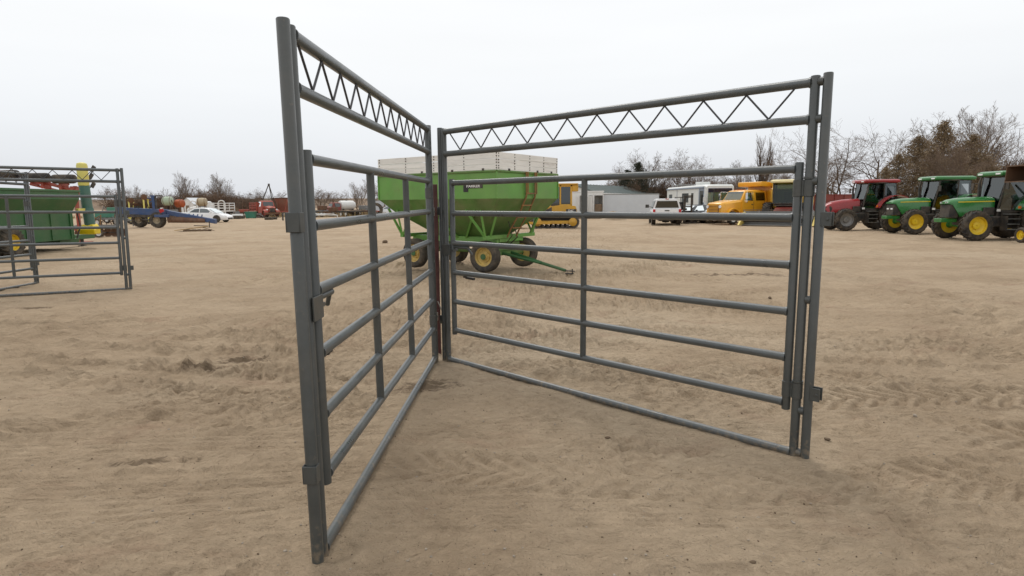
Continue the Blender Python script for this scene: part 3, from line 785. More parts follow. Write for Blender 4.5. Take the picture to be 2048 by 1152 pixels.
# ------------------------------------------------------------------ gravity wagon
def gravity_wagon():
    yaw = math.atan2(-0.57, 0.82)
    t = thing('gravity_wagon', 'green gravity grain wagon with white plank sideboards and a tongue on the sand', 'wagon', (-1.10, 15.87, 0), yaw)
    L2, W2 = 1.87, 1.32
    zb, zg, zw = 1.78, 2.38, 2.80          # bend, top of green, top of planks
    def slab(x0, y0, x1, y1, z0, z1, th, nx, ny):
        return [(x0, y0, z0), (x1, y1, z0), (x1, y1, z1), (x0, y0, z1)], [(x0 + nx * th, y0 + ny * th, z0), (x1 + nx * th, y1 + ny * th, z0), (x1 + nx * th, y1 + ny * th, z1), (x0 + nx * th, y0 + ny * th, z1)]
    # green upper box, four walls with lip
    m = MB()
    for (x0, y0, x1, y1, nx, ny) in ((-L2, -W2, L2, -W2, 0, 1), (L2, -W2, L2, W2, -1, 0), (L2, W2, -L2, W2, 0, -1), (-L2, W2, -L2, -W2, 1, 0)):
        a, b = slab(x0, y0, x1, y1, zb, zg, 0.02, nx, ny)
        m.hexa([a[0], a[1], b[1], b[0], a[3], a[2], b[2], b[3]])
    m.build('box', M_wgreen, t, angle=30)
    m = MB()
    for (x0, y0, x1, y1) in ((-L2, -W2, L2, -W2), (L2, -W2, L2, W2), (L2, W2, -L2, W2), (-L2, W2, -L2, -W2)):
        m.tube((x0, y0, zg), (x1, y1, zg), 0.028, n=8)
    m.build('rim_rail', M_wgreen_d, t)
    m = MB()
    for x in (-L2 - 0.004, L2 + 0.004):
        for y in (-W2 - 0.004, W2 + 0.004):
            m.box((x, y, (zb + zg) / 2), (0.03, 0.03, zg - zb))
    m.build('corner_angle', M_wgreen, t)
    # hopper: sloping sheets to a bottom chute
    bx0, bx1, by, zbot = -0.55, 0.85, 0.42, 0.80
    m = MB()
    A = [(-L2, -W2, zb), (L2, -W2, zb), (L2, W2, zb), (-L2, W2, zb)]
    B = [(bx0, -by, zbot), (bx1, -by, zbot), (bx1, by, zbot), (bx0, by, zbot)]
    mid = [(-L2 * 0.80, -W2 * 0.86, 1.47), (L2 * 0.86, -W2 * 0.86, 1.47), (L2 * 0.86, W2 * 0.86, 1.47), (-L2 * 0.80, W2 * 0.86, 1.47)]
    m.loft([A, mid, B], cap=False)
    m.add(B, [(0, 1, 2, 3)])
    m.build('hopper', M_wgreen_d, t, angle=10)
    m = MB()
    m.hexa([(bx0 + 0.1, -by - 0.02, 0.86), (bx1 - 0.1, -by - 0.02, 0.86), (bx1 - 0.1, -by + 0.1, 0.86), (bx0 + 0.1, -by + 0.1, 0.86), (bx0 + 0.1, -by - 0.30, 1.25), (bx1 - 0.1, -by - 0.30, 1.25), (bx1 - 0.1, -by - 0.2, 1.25), (bx0 + 0.1, -by - 0.2, 1.25)])
    m.build('chute_door', M_wgreen_d, t)
    # planks: two white boards on every side, sagging a little
    rnd = random.Random(4)
    for (x0, y0, x1, y1, nx, ny, cuts) in ((-L2, -W2, L2, -W2, 0, 1, (0, 0.56, 1)), (L2, -W2, L2, W2, -1, 0, (0, 1)), (L2, W2, -L2, W2, 0, -1, (0, 0.5, 1)), (-L2, W2, -L2, -W2, 1, 0, (0, 1))):
        for row, (za, zc) in enumerate(((zg + 0.03, zg + 0.145), (zg + 0.152, zg + 0.275), (zg + 0.283, zw))):
            for c0, c1 in zip(cuts[:-1], cuts[1:]):
                xa, ya = x0 + (x1 - x0) * c0, y0 + (y1 - y0) * c0
                xb, yb = x0 + (x1 - x0) * c1, y0 + (y1 - y0) * c1
                j = [rnd.uniform(-0.006, 0.006) for _ in range(4)]
                o_ = rnd.uniform(-0.008, 0.006)
                P = lambda x, y, z, k: (x + nx * (k + o_), y + ny * (k + o_), z)
                e = 0.004
                dx, dy = (x1 - x0), (y1 - y0); ll = math.hypot(dx, dy); dx, dy = dx / ll * e, dy / ll * e
                m = MB().hexa([P(xa + dx, ya + dy, za + j[0], 0.0), P(xb - dx, yb - dy, za + j[1], 0.0), P(xb - dx, yb - dy, za + j[1], 0.035), P(xa + dx, ya + dy, za + j[0], 0.035),
                               P(xa + dx, ya + dy, zc + j[2], 0.0), P(xb - dx, yb - dy, zc + j[3], 0.0), P(xb - dx, yb - dy, zc + j[3], 0.035), P(xa + dx, ya + dy, zc + j[2], 0.035)])
                m.build('plank', M_wood, t, bevel=0.004)
    m = MB()
    for (x, y, ax) in [(-L2 + 0.04 + k * 0.92, -W2 - 0.006, 'y') for k in range(5)] + [(L2 + 0.006, -W2 + 0.05 + k * 0.63, 'x') for k in range(5)]:
        for z in (zg + 0.07, zg + 0.12, zg + 0.19, zg + 0.25, zg + 0.33, zg + 0.39):
            m.lathe([(0.014, -0.008), (0.014, 0.008)], (x + (0.02 if ax == 'y' else 0), y + (0.02 if ax == 'x' else 0), z), ax, 6)
    m.build('bolts', M_dark, t)
    m = MB()
    for x in (-1.3, -0.35, 0.6, 1.5): m.box((x, -W2 - 0.012, zg + 0.045), (0.05, 0.022, 0.05))
    for y in (-0.85, 0.35, 1.0): m.box((L2 + 0.012, y, zg + 0.045), (0.022, 0.05, 0.05))
    m.build('brackets', M_dark, t)
    # maker's plate on the side: dark plate with a step and white letters
    m = MB().b2(0.92, 1.48, -W2 - 0.008, -W2 - 0.001, 2.015, 2.17).b2(0.92, 1.06, -W2 - 0.0085, -W2 - 0.001, 1.935, 2.0145)
    pl = m.build('name_plate', M_dark, t)
    text_mesh('lettering', 'PARKER', 0.085, 0.002, M_whited, pl, (1.21, -W2 - 0.011, 2.062), (PI / 2, 0, 0)).scale = (1.32, 1, 1)
    # ladder on the front end
    m = MB()
    lx = L2 + 0.05
    for y in (-0.20, 0.18):
        m.path([(lx, y, zg + 0.02), (lx, y, 1.90), (lx - 0.01, y, 1.82), (lx - 0.17, y - 0.04, 1.45), (lx - 0.40, y - 0.10, 1.05), (lx - 0.50, y - 0.10, 0.86)], 0.021, 8)
        m.path([(lx, y + 0.07, zg + 0.02), (lx, y + 0.07, 1.88)], 0.014, 8)
    la = m.build('ladder', M_rustbrown, t)
    for z, x in ((2.2, 0.0), (1.90, 0.0), (1.62, -0.09), (1.34, -0.23), (1.08, -0.38)):
        yy = 0 if x == 0 else -0.06
        MB().box((lx + x, -0.01 + yy, z), (0.035, 0.40, 0.03)).build('rung', M_rustbrown, la)
    # chassis frame
    zc = 0.80
    m = MB()
    for y in (-0.52, 0.52): m.b2(-1.45, 1.30, y - 0.045, y + 0.045, zc - 0.07, zc + 0.07)
    for x in (-1.35, -0.6, 1.0, 1.28): m.b2(x - 0.04, x + 0.04, -0.475, 0.475, zc - 0.06, zc + 0.06)
    m.build('chassis', M_wgreen, t, bevel=0.006)
    for x in (1.30, -1.38):
        MB().b2(x - 0.05, x + 0.05, -1.05, 1.05, zc + 0.03, zc + 0.12).build('bolster', M_wgreen, t, bevel=0.005)
    for sy in (-1, 1):
        y = sy * 1.02; yt = sy * W2 * 0.90
        def bar(a, b, r=0.034): MB().tube(a, b, r, n=4).build('strut', M_wgreen, t)
        bar((1.30, y, zc + 0.08), (1.30, yt, 1.52)); bar((1.30, y, zc + 0.08), (0.85, yt, 1.52))
        bar((0.35, sy * 0.54, zc + 0.03), (1.12, yt, 1.50)); bar((0.10, sy * 0.54, zc + 0.03), (-0.30, yt, 1.50))
        bar((-1.38, y, zc + 0.08), (-1.38, yt, 1.52)); bar((-1.38, y, zc + 0.08), (-1.68, yt, 1.56)); bar((-1.36, y, zc + 0.08), (-0.85, yt, 1.50))
        bar((1.32, sy * 0.85, zc + 0.08), (1.62, sy * 0.95, 1.52))
    # running gear
    for x, nm in ((1.14, 'front_axle'), (-1.12, 'rear_axle')):
        a = MB().box((x, 0, 0.46), (0.12, 1.55, 0.12)).b2(x - 0.10, x + 0.10, -0.5, 0.5, 0.52, 0.73).build(nm, M_wgreen_d, t, bevel=0.01)
        st = R(8) if x > 0 else 0
        for sy in (-1, 1):
            wheel(t, (x, sy * 0.82, 0.415), 0.415, 0.25, 0.225, sy, M_tyre_old, M_cream, 'road', 'truck', st)
            MB().lathe([(0.07, sy * 0.82 - 0.10 * 1), (0.075, sy * 0.82 + 0.10)], (x, 0, 0.415), 'y', 12).build('hub', M_jd_d, a)
    MB().tube((-1.1, 0, 0.47), (1.1, 0, 0.47), 0.05, n=10).build('reach_pole', M_wgreen_d, t)
    # tongue lying towards the ground, with a clevis
    m = MB()
    tip = (2.86, 0.02, 0.10)
    m.tube((1.15, -0.20, 0.46), (2.2, -0.03, 0.25), 0.035, n=8).tube((1.15, 0.20, 0.46), (2.2, 0.03, 0.25), 0.035, n=8).tube((2.1, 0, 0.27), tip, 0.04, 0.035, n=8)
    tg = m.build('tongue', M_jd_d, t)
    MB().box((2.98, 0.02, 0.095), (0.24, 0.05, 0.02)).box((2.98, 0.02, 0.035), (0.24, 0.05, 0.02)).tube((3.04, 0.02, 0.0), (3.04, 0.02, 0.15), 0.014, n=8).build('clevis', M_dark, tg)
    m = MB().path([(1.25, 0.15, 1.25), (1.45, 0.1, 0.85), (1.20, 0.05, 0.62)], 0.015, 6).path([(1.30, -0.1, 1.3), (1.5, -0.2, 0.9), (1.25, -0.2, 0.62)], 0.013, 6)
    m.build('hose', M_dark, t)
gravity_wagon()

# ------------------------------------------------------------------ tractors
def tractor(name, label, loc, yaw, body, roofm, rim, loader=False, nose='square', group=None, rim_style='ag', lights='high'):
    """local +x is forward, wheelbase 2.6, origin under the front axle"""
    t = thing(name, label, 'tractor', loc, yaw, group)
    WB, FR, RR = -2.60, 0.62, 0.90
    ftw, rtw = 0.40, 0.48
    if loader: FR, ftw = 0.36, 0.27
    trk = 0.86 if not loader else 0.72
    for sy in (-1, 1):
        wheel(t, (0, sy * trk, FR), FR, ftw, FR * 0.58, sy, M_tyre, rim, 'ag' if not loader else 'road', rim_style)
        wheel(t, (WB, sy * 0.94, RR), RR, rtw, RR * 0.56, sy, M_tyre, rim, 'ag', rim_style)
    MB().b2(WB - 0.12, WB + 0.12, -0.75, 0.75, RR - 0.13, RR + 0.13).build('rear_axle', M_dark, t, bevel=0.03)
    fa = M_jd if body is M_jd else (M_dark if body is not M_jd_d else M_jd_d)
    MB().tube((0, -trk + 0.1, FR), (0, trk - 0.1, FR), 0.10, n=14).b2(-0.12, 0.12, -0.18, 0.18, FR - 0.08, FR + 0.22).build('front_axle', fa, t, bevel=0.02)
    for sy in (-1, 1):
        MB().lathe([(0.15, -0.10), (0.17, 0.0), (0.12, 0.10)], (0, sy * (trk - 0.14), FR), 'y', 14).build('hub', fa, t)
    MB().b2(-2.9, 0.25, -0.22, 0.22, 0.62, 1.0).build('transmission', M_dark, t, bevel=0.03)
    # hood: lofted
    def ring(x, w, z0, z1, crown=0.06):
        return [(x, -w, z0), (x, -w, z1 - 0.10), (x, -w * 0.86, z1 - 0.02), (x, -w * 0.4, z1 + crown * 0.8), (x, 0, z1 + crown), (x, w * 0.4, z1 + crown * 0.8), (x, w * 0.86, z1 - 0.02), (x, w, z1 - 0.10), (x, w, z0)]
    if nose == 'square':
        rings = [ring(0.80, 0.30, 1.46, 1.58, 0.02), ring(0.62, 0.33, 1.46, 1.64, 0.04), ring(0.30, 0.35, 0.98, 1.68), ring(-0.4, 0.37, 0.98, 1.72), ring(-1.02, 0.38, 0.98, 1.73)]
        rings[0] = ring(0.78, 0.30, 1.50, 1.57, 0.02)
        MB().loft(rings).build('hood', body, t, angle=40)
        MB().b2(0.34, 0.72, -0.305, 0.305, 0.92, 1.52).build('grille', M_dark, t, bevel=0.02)
        if body is M_jd:
            for sy in (-1, 1):
                MB().hexa([(0.42, sy * 0.348 - 0.006, 1.555), (-1.0, sy * 0.388 - 0.006, 1.575), (-1.0, sy * 0.388 + 0.006, 1.575), (0.42, sy * 0.348 + 0.006, 1.555), (0.42, sy * 0.348 - 0.006, 1.59), (-1.0, sy * 0.388 - 0.006, 1.615), (-1.0, sy * 0.388 + 0.006, 1.615), (0.42, sy * 0.348 + 0.006, 1.59)]).build('stripe', M_yel, t)
    else:
        rings = [ring(0.86, 0.22, 1.18, 1.32, 0.02), ring(0.74, 0.29, 1.05, 1.44, 0.04), ring(0.45, 0.33, 1.0, 1.56), ring(-0.1, 0.35, 0.98, 1.66), ring(-0.95, 0.37, 0.98, 1.72)]
        MB().loft(rings).build('hood', body, t, angle=40)
        MB().loft([[(0.885, -0.20, 0.80), (0.885, -0.22, 1.33), (0.885, 0.22, 1.33), (0.885, 0.20, 0.80)], [(0.60, -0.30, 0.78), (0.60, -0.33, 1.36), (0.60, 0.33, 1.36), (0.60, 0.30, 0.78)], [(0.30, -0.30, 0.78), (0.30, -0.30, 1.0), (0.30, 0.30, 1.0), (0.30, 0.30, 0.78)]]).build('grille', M_dark, t, bevel=0.01)
    lzz, lxx = (1.24, 0.728) if lights == 'low' else ((1.545, 0.765) if nose == 'square' else (1.22, 0.89))
    for sy in (-1, 1):
        MB().box((lxx, sy * 0.16, lzz), (0.03, 0.17, 0.07)).build('headlight', M_lamp, t, bevel=0.01)
    # front weight bracket
    MB().b2(0.34, 0.98, -0.24, 0.24, 0.74, 0.90).build('front_support', fa, t, bevel=0.02)
    # cab: pillars, roof, glass, seat
    cx0, cx1, cw, z0, z1 = -2.72, -1.12, 0.74, 1.18, 2.62
    pill = MB()
    corners = [(cx1 - 0.02, cw * 0.80), (cx0, cw)]
    for sy in (-1, 1):
        pill.path([(cx1 + 0.08, sy * 0.50, z0), (cx1 + 0.02, sy * 0.60, 1.75), (cx1 - 0.10, sy * 0.66, z1)], 0.035, 6)
        pill.path([(-2.02, sy * cw, z0), (-2.04, sy * cw, z1)], 0.032, 6)
        pill.path([(cx0, sy * cw * 0.95, 1.75), (cx0 + 0.05, sy * cw * 0.9, z1)], 0.035, 6)
        pill.path([(cx1 + 0.08, sy * 0.50, z0), (-2.02, sy * cw, z0)], 0.035, 6)
        pill.path([(cx1 - 0.10, sy * 0.66, z1), (-2.04, sy * cw, z1), (cx0 + 0.05, sy * cw * 0.9, z1)], 0.035, 6)
    pill.path([(cx1 - 0.10, -0.66, z1), (cx1 - 0.10, 0.66, z1)], 0.035, 6)
    pill.build('cab_frame', M_dark, t)
    MB().b2(cx0, cx1 + 0.05, -0.5, 0.5, 0.98, 1.28).b2(cx0 + 0.0, -2.05, -0.7, 0.7, 1.0, 1.72).build('cab_floor', M_dark, t, bevel=0.02)
    for sy in (-1, 1):
        g = MB().quad((cx1 + 0.06, sy * 0.52, z0 + 0.05), (-2.0, sy * cw, z0 + 0.05), (-2.02, sy * cw, z1 - 0.03), (cx1 - 0.08, sy * 0.66, z1 - 0.03), 0.008)
        g.build('door_glass', M_glass, t, smooth=False)
        g = MB().quad((-2.05, sy * cw, 1.74), (cx0 + 0.03, sy * cw * 0.96, 1.78), (cx0 + 0.06, sy * cw * 0.91, z1 - 0.03), (-2.06, sy * cw, z1 - 0.03), 0.008)
        g.build('side_glass', M_glass, t, smooth=False)
    MB().quad((cx1 + 0.06, -0.50, 1.62), (cx1 + 0.06, 0.50, 1.62), (cx1 - 0.09, 0.64, z1 - 0.03), (cx1 - 0.09, -0.64, z1 - 0.03), 0.008).build('windscreen', M_glass, t, smooth=False)
    MB().quad((cx0, -0.68, 1.76), (cx0, 0.68, 1.76), (cx0 + 0.05, 0.64, z1 - 0.03), (cx0 + 0.05, -0.64, z1 - 0.03), 0.008).build('rear_window', M_glass, t, smooth=False)
    se = MB().box((-2.15, 0, 1.62), (0.5, 0.5, 0.14)).box((-2.42, 0, 1.95), (0.14, 0.5, 0.66), (0, -0.12, 0)).build('seat', M_seat, t, bevel=0.03)
    MB().path([(-1.25, 0, 1.3), (-1.45, 0, 1.85)], 0.03, 8).path([(-1.46 + 0.19 * math.sin(a) * 0.35, 0.19 * math.cos(a), 1.88 + 0.19 * math.sin(a) * 0.6) for a in np.linspace(0, 2 * PI, 13)], 0.014, 6).build('steering_wheel', M_seat, t)
    rr = lambda k, z: [(cx0 - 0.12 + k, -0.80 + k, z), (cx1 + 0.16 - k, -0.72 + k, z), (cx1 + 0.16 - k, 0.72 - k, z), (cx0 - 0.12 + k, 0.80 - k, z)]
    ro = MB().loft([rr(0.05, z1), rr(0.0, z1 + 0.04), rr(0.0, z1 + 0.14), rr(0.10, z1 + 0.20)]).build('roof', roofm, t, bevel=0.02)
    for y in (-0.5, 0.5):
        MB().box((cx1 + 0.165, y, z1 + 0.085), (0.02, 0.26, 0.06)).build('work_light', M_lamp, ro)
    MB().b2(-1.9, -1.55, -0.812, -0.78, z1 + 0.055, z1 + 0.11).build('roof_side_light', M_lamp, ro)
    # rear fenders
    for sy in (-1, 1):
        arc = []
        for k in range(9):
            a = R(20 + 150 * k / 8)
            arc.append((WB + 1.02 * math.cos(a), RR + 1.02 * math.sin(a)))
        m = MB()
        ring2 = [[(x, sy * 0.62, z), (x, sy * 1.18, z), (x, sy * 1.18, z + 0.035), (x, sy * 0.62, z + 0.035)] for x, z in arc]
        m.loft(ring2)
        m.build('fender', body, t, angle=50)
        MB().box((WB + 1.0, sy * 0.95, RR + 0.45), (0.04, 0.12, 0.10)).build('marker_lamp', M_orange, t)
    # steps, fuel tank, exhaust, mirrors
    st = MB().b2(-1.75, -1.15, 0.60, 0.64, 0.5, 1.15).b2(-1.20, -1.16, 0.60, 0.95, 0.42, 1.0).b2(-1.66, -1.62, 0.60, 0.95, 0.42, 1.0).build('step_frame', M_dark, t)
    for z in (0.45, 0.66, 0.87, 1.06):
        MB().b2(-1.66, -1.18, 0.66, 0.98, z, z + 0.03).build('step', M_galv, st)
    MB().b2(-1.9, -0.55, 0.24, 0.58, 0.55, 1.0).b2(-1.9, -0.75, -0.58, -0.24, 0.55, 1.0).build('fuel_tank', M_dark, t, bevel=0.05)
    MB().b2(-1.12, -0.98, 0.585, 0.60, 1.18, 1.28).build('decal', M_whited, t)
    MB().b2(-1.0, -0.55, 0.39, 0.46, 1.02, 1.35).build('side_box', M_dark, t, bevel=0.02)
    MB().tube((-0.95, -0.46, 1.45), (-0.95, -0.50, 2.35), 0.055, n=12).tube((-0.95, -0.50, 2.35), (-1.02, -0.50, 2.62), 0.04, n=10).build('exhaust', M_dark, t)
    MB().path([(cx1, 0.66, 2.35), (cx1 + 0.1, 0.95, 2.35)], 0.014, 6).box((cx1 + 0.1, 0.98, 2.22), (0.03, 0.16, 0.28)).build('mirror', M_dark, t)
    MB().path([(cx1, -0.66, 2.35), (cx1 + 0.1, -0.95, 2.35)], 0.014, 6).box((cx1 + 0.1, -0.98, 2.22), (0.03, 0.16, 0.28)).build('mirror', M_dark, t)
    if loader:
        for sy in (-1, 1):
            MB().path([(-1.2, sy * 0.62, 1.5), (-0.6, sy * 0.62, 2.35), (0.35, sy * 0.62, 2.72), (0.86, sy * 0.62, 2.60)], 0.075, 6).b2(-1.35, -1.1, sy * 0.62 - 0.1, sy * 0.62 + 0.1, 0.7, 1.6).build('loader_arm', body, t)
            MB().tube((-1.0, sy * 0.62, 1.15), (0.0, sy * 0.62, 2.30), 0.04, n=8).build('cylinder', M_dark, t)
        poly = [(0.60, 2.30), (0.60, 2.92), (0.72, 3.03), (0.98, 3.03), (1.58, 2.98), (1.58, 2.95), (1.0, 2.98), (0.80, 2.95), (0.68, 2.84), (0.70, 2.36), (1.15, 2.33), (1.15, 2.30)]
        poly = [(0.45, 2.98), (1.35, 2.98), (1.35, 2.93), (0.58, 2.93), (0.50, 2.80), (0.50, 2.42), (1.40, 2.36), (1.40, 2.32), (0.45, 2.36)]
        b = MB().prism([(x + 0.5, z) for x, z in poly], -1.05, 1.05, 'xz').build('bucket', M_brown, t, angle=25)
        for sy in (-1.05, 1.05):
            MB().prism([(0.96, 2.36), (1.88, 2.34), (1.85, 2.95), (0.96, 2.97)], sy - 0.012, sy + 0.012, 'xz').build('bucket_side', M_brown, b)
    return t
w_ = gp(1950, 482)
tractor('tractor', 'green tractor with bright headlights high on its nose, parked beside the raised brown bucket', (18.85, 25.75, 0), PI - R(2), M_jd, M_jd, M_rim_y, group='green tractors parked side by side')
tractor('tractor', 'green tractor with headlights low in its black grille, next to the red tractor', (19.72, 30.9, 0), PI - R(2), M_jd, M_jd, M_rim_y, lights='low', group='green tractors parked side by side')
tractor('tractor', 'red tractor with sloping nose and grey wheel rims', (18.55, 34.9, 0), PI - R(3), M_red, M_red, M_greyrim, nose='slope')
tractor('loader_tractor', 'green loader tractor with raised brown bucket reaching in beside a green cab', (21.35, 23.4, 0), PI - R(0), M_jd, M_jd, M_rim_y, loader=True)

t = thing('implement_cart', 'small two wheeled green implement cart with yellow rims under the raised bucket', 'cart', (19.62, 22.65, 0), R(-90))
for sy in (-1, 1):
    wheel(t, (-0.45, sy * 0.36, 0.33), 0.33, 0.19, 0.17, sy, M_tyre, M_rim_y, 'road', 'truck')
MB().tube((-0.45, -0.36, 0.33), (-0.45, 0.36, 0.33), 0.03, n=8).build('axle', M_dark, t)
MB().b2(-0.5, 1.4, -0.05, 0.05, 0.36, 0.46).build('tongue', M_jd_d, t)
MB().b2(0.0, 0.9, -0.35, 0.35, 0.46, 0.52).b2(1.28, 1.36, -0.04, 0.04, 0.0, 0.36).build('deck', M_jd_d, t)

# ------------------------------------------------------------------ crawler dozer behind the wagon
def dozer():
    t = thing('bulldozer', 'yellow crawler bulldozer with enclosed cab behind the green wagon', 'bulldozer', (2.95, 41.0, 0), R(180))
    # local +x forward (points to the left of the wagon view)
    for sy in (-1, 1):
        pts = []
        a0, a1, r = -1.05, 1.25, 0.40
        for k in range(13): pts.append((a1 + r * math.sin(PI * k / 12), r + 0.03 + r * math.cos(PI * k / 12)))
        for k in range(13): pts.append((a0 - r * math.sin(PI * k / 12), r + 0.03 - r * math.cos(PI * k / 12)))
        inner = [(x * 0.93, (z - r - 0.03) * 0.80 + r + 0.03) for x, z in pts]
        m = MB()
        ring = []
        for (x, z), (xi, zi) in zip(pts, inner):
            ring.append([(x, sy * 0.85 - 0.23, z), (x, sy * 0.85 + 0.23, z), (xi, sy * 0.85 + 0.23, zi), (xi, sy * 0.85 - 0.23, zi)])
        ring.append(ring[0])
        m.loft(ring, cap=False)
        tr = m.build('track', M_dark, t, angle=30)
        P = [Vector((x, 0, z)) for x, z in pts]
        tot = 0
        for k in range(len(P)):
            a, b = P[k], P[(k + 1) % len(P)]
            n = max(1, int((b - a).length / 0.16))
            for j in range(n):
                p = a.lerp(b, j / n); d = (b - a).normalized()
                if (b - a).length < 1e-4: continue
                MB().box((p.x, sy * 0.85, p.z), (0.05, 0.47, 0.05), (0, -math.atan2(d.z, d.x), 0)).build('grouser', M_dark, tr)
        m = MB().b2(-0.95, 1.15, sy * 0.85 - 0.12, sy * 0.85 + 0.12, 0.30, 0.52)
        m.build('track_frame', M_cat, t, bevel=0.03)
        for x, rr in ((-1.05, 0.27), (1.25, 0.27)):
            MB().lathe([(rr, -0.05), (rr, 0.05), (rr * 0.55, 0.09), (rr * 0.3, 0.12)] if sy > 0 else [(rr * 0.3, -0.12), (rr * 0.55, -0.09), (rr, -0.05), (rr, 0.05)], (x, sy * 0.99, 0.43), 'y', 18).build('sprocket', M_cat, t)
        for k in range(6):
            MB().lathe([(0.10, -0.1), (0.10, 0.1)], (-0.7 + k * 0.32, sy * 0.87, 0.17), 'y', 12).build('roller', M_dark, t)
    MB().b2(-1.2, 1.35, -0.55, 0.55, 0.45, 0.98).build('hull', M_dark, t, bevel=0.03)
    MB().loft([[(1.75, -0.42, 0.8), (1.75, 0.42, 0.8), (1.75, 0.42, 1.45), (1.75, -0.42, 1.45)], [(0.35, -0.48, 0.8), (0.35, 0.48, 0.8), (0.35, 0.48, 1.62), (0.35, -0.48, 1.62)]]).build('hood', M_cat, t, bevel=0.03)
    # seat-side body under the cab
    MB().prism([(0.35, 0.9), (0.62, 1.42), (-0.55, 1.55), (-1.25, 1.45), (-1.40, 0.95)], -0.72, 0.72, 'xz').build('body', M_cat, t, bevel=0.03)
    MB().prism([(0.30, 1.42), (0.85, 1.10), (0.85, 0.95), (0.30, 0.95)], -0.73, 0.73, 'xz').build('cowl', M_dark, t, bevel=0.02)
    # decal
    d = MB().b2(-1.30, -0.62, 0.722, 0.728, 1.0, 1.26).build('decal', M_dark, t)
    text_mesh('lettering', 'D4C', 0.20, 0.003, M_whited, d, (-0.95, 0.732, 1.14), (PI / 2, 0, PI))
    # cab
    z0, z1 = 1.45, 2.82
    cf = MB()
    for sy in (-1, 1):
        cf.b2(-1.02, -0.90, sy * 0.66 - 0.05, sy * 0.66 + 0.05, z0, z1)
        cf.b2(-0.30, -0.20, sy * 0.66 - 0.05, sy * 0.66 + 0.05, z0, z1)
        cf.b2(0.34, 0.44, sy * 0.60 - 0.05, sy * 0.60 + 0.05, z0 - 0.1, z1)
        cf.b2(-1.02, 0.44, sy * 0.66 - 0.05, sy * 0.66 + 0.05, z1 - 0.12, z1)
        cf.b2(-1.0, -0.25, sy * 0.66 - 0.05, sy * 0.66 + 0.05, z0 - 0.05, z0 + 0.12)
    cf.b2(-1.0, -0.92, -0.63, 0.63, z1 - 0.10, z1 - 0.02).b2(0.36, 0.42, -0.58, 0.58, z1 - 0.10, z1 - 0.02)
    cf.build('cab_frame', M_cat, t, bevel=0.02)
    MB().b2(-1.40, 0.50, -0.78, 0.78, z1, z1 + 0.10).b2(-1.42, -1.02, -0.70, 0.70, z1 - 0.42, z1 - 0.01).build('cab_roof', M_cat, t, bevel=0.03)
    for sy in (-1, 1):
        MB().b2(-0.90, -0.30, sy * 0.66 - 0.008, sy * 0.66 + 0.008, z0 + 0.1, z1 - 0.12).build('door_glass', M_glass_d, t)
        MB().b2(-0.20, 0.36, sy * 0.64 - 0.008, sy * 0.64 + 0.008, z0 - 0.05, z1 - 0.12).build('side_glass', M_glass_d, t)
    MB().b2(0.38, 0.396, -0.58, 0.58, z0, z1 - 0.1).build('windscreen', M_glass_d, t)
    MB().b2(-0.99, -0.975, -0.62, 0.62, z0, z1 - 0.1).build('rear_window', M_glass_d, t)
    MB().box((-0.55, 0, 1.62), (0.5, 0.5, 0.15)).box((-0.80, 0, 1.95), (0.14, 0.5, 0.65)).build('seat', M_seat, t, bevel=0.03)
    # blade
    pr = [(2.35, 0.08), (2.25, 0.35), (2.22, 0.65), (2.30, 0.95), (2.36, 0.95), (2.28, 0.65), (2.31, 0.36), (2.42, 0.08)]
    MB().prism(pr, -1.5, 1.5, 'xz').build('blade', M_cat, t, angle=50)
    for sy in (-1, 1): MB().b2(0.4, 2.24, sy * 1.15 - 0.07, sy * 1.15 + 0.07, 0.30, 0.46).build('push_arm', M_cat, t)
dozer()

# ------------------------------------------------------------------ shed and trailers
def long_shed():
    a, b = at(1120, 400, 70), at(1314, 400, 100)
    t = thing('long_shed', 'long low white shed with grey-green metal roof behind the trailers', 'shed', ((a.x + b.x) / 2 + 1.5, 87, 0), math.atan2(30, b.x - a.x))
    h = math.hypot(b.x - a.x, 30) / 2
    w2, ze, zr = 3.2, 2.75, 3.75
    MB().b2(-h, h, -w2, w2, 0, ze).build('wall', M_shedw, t)
    ribs = []
    for sy in (-1, 1):
        m = MB().hexa([(-h - .3, sy * (w2 + .4), ze - .12), (h + .3, sy * (w2 + .4), ze - .12), (h + .3, 0, zr), (-h - .3, 0, zr), (-h - .3, sy * (w2 + .4), ze - .02), (h + .3, sy * (w2 + .4), ze - .02), (h + .3, 0, zr + .1), (-h - .3, 0, zr + .1)])
        r = m.build('roof', M_shedr, t, smooth=False)
        n = int(2 * h / 0.9)
        for k in range(n + 1):
            x = -h - .2 + k * (2 * h + .4) / n
            q = MB().hexa([(x - .03, sy * (w2 + .4), ze - .03), (x + .03, sy * (w2 + .4), ze - .03), (x + .03, 0, zr + .09), (x - .03, 0, zr + .09), (x - .03, sy * (w2 + .4), ze + .03), (x + .03, sy * (w2 + .4), ze + .03), (x + .03, 0, zr + .15), (x - .03, 0, zr + .15)])
            q.build('roof_rib', M_shedr, r, smooth=False)
    for sx in (-h, h):
        MB().prism([(-w2, ze - 0.1), (w2, ze - 0.1), (0, zr)], sx - 0.02, sx + 0.02, 'yz').build('gable', M_shedw, t, smooth=False)
    MB().b2(-h - .3, h + .3, -w2 - .45, -w2 - .40, ze - .22, ze - .02).build('fascia', M_shedw, t)
long_shed()
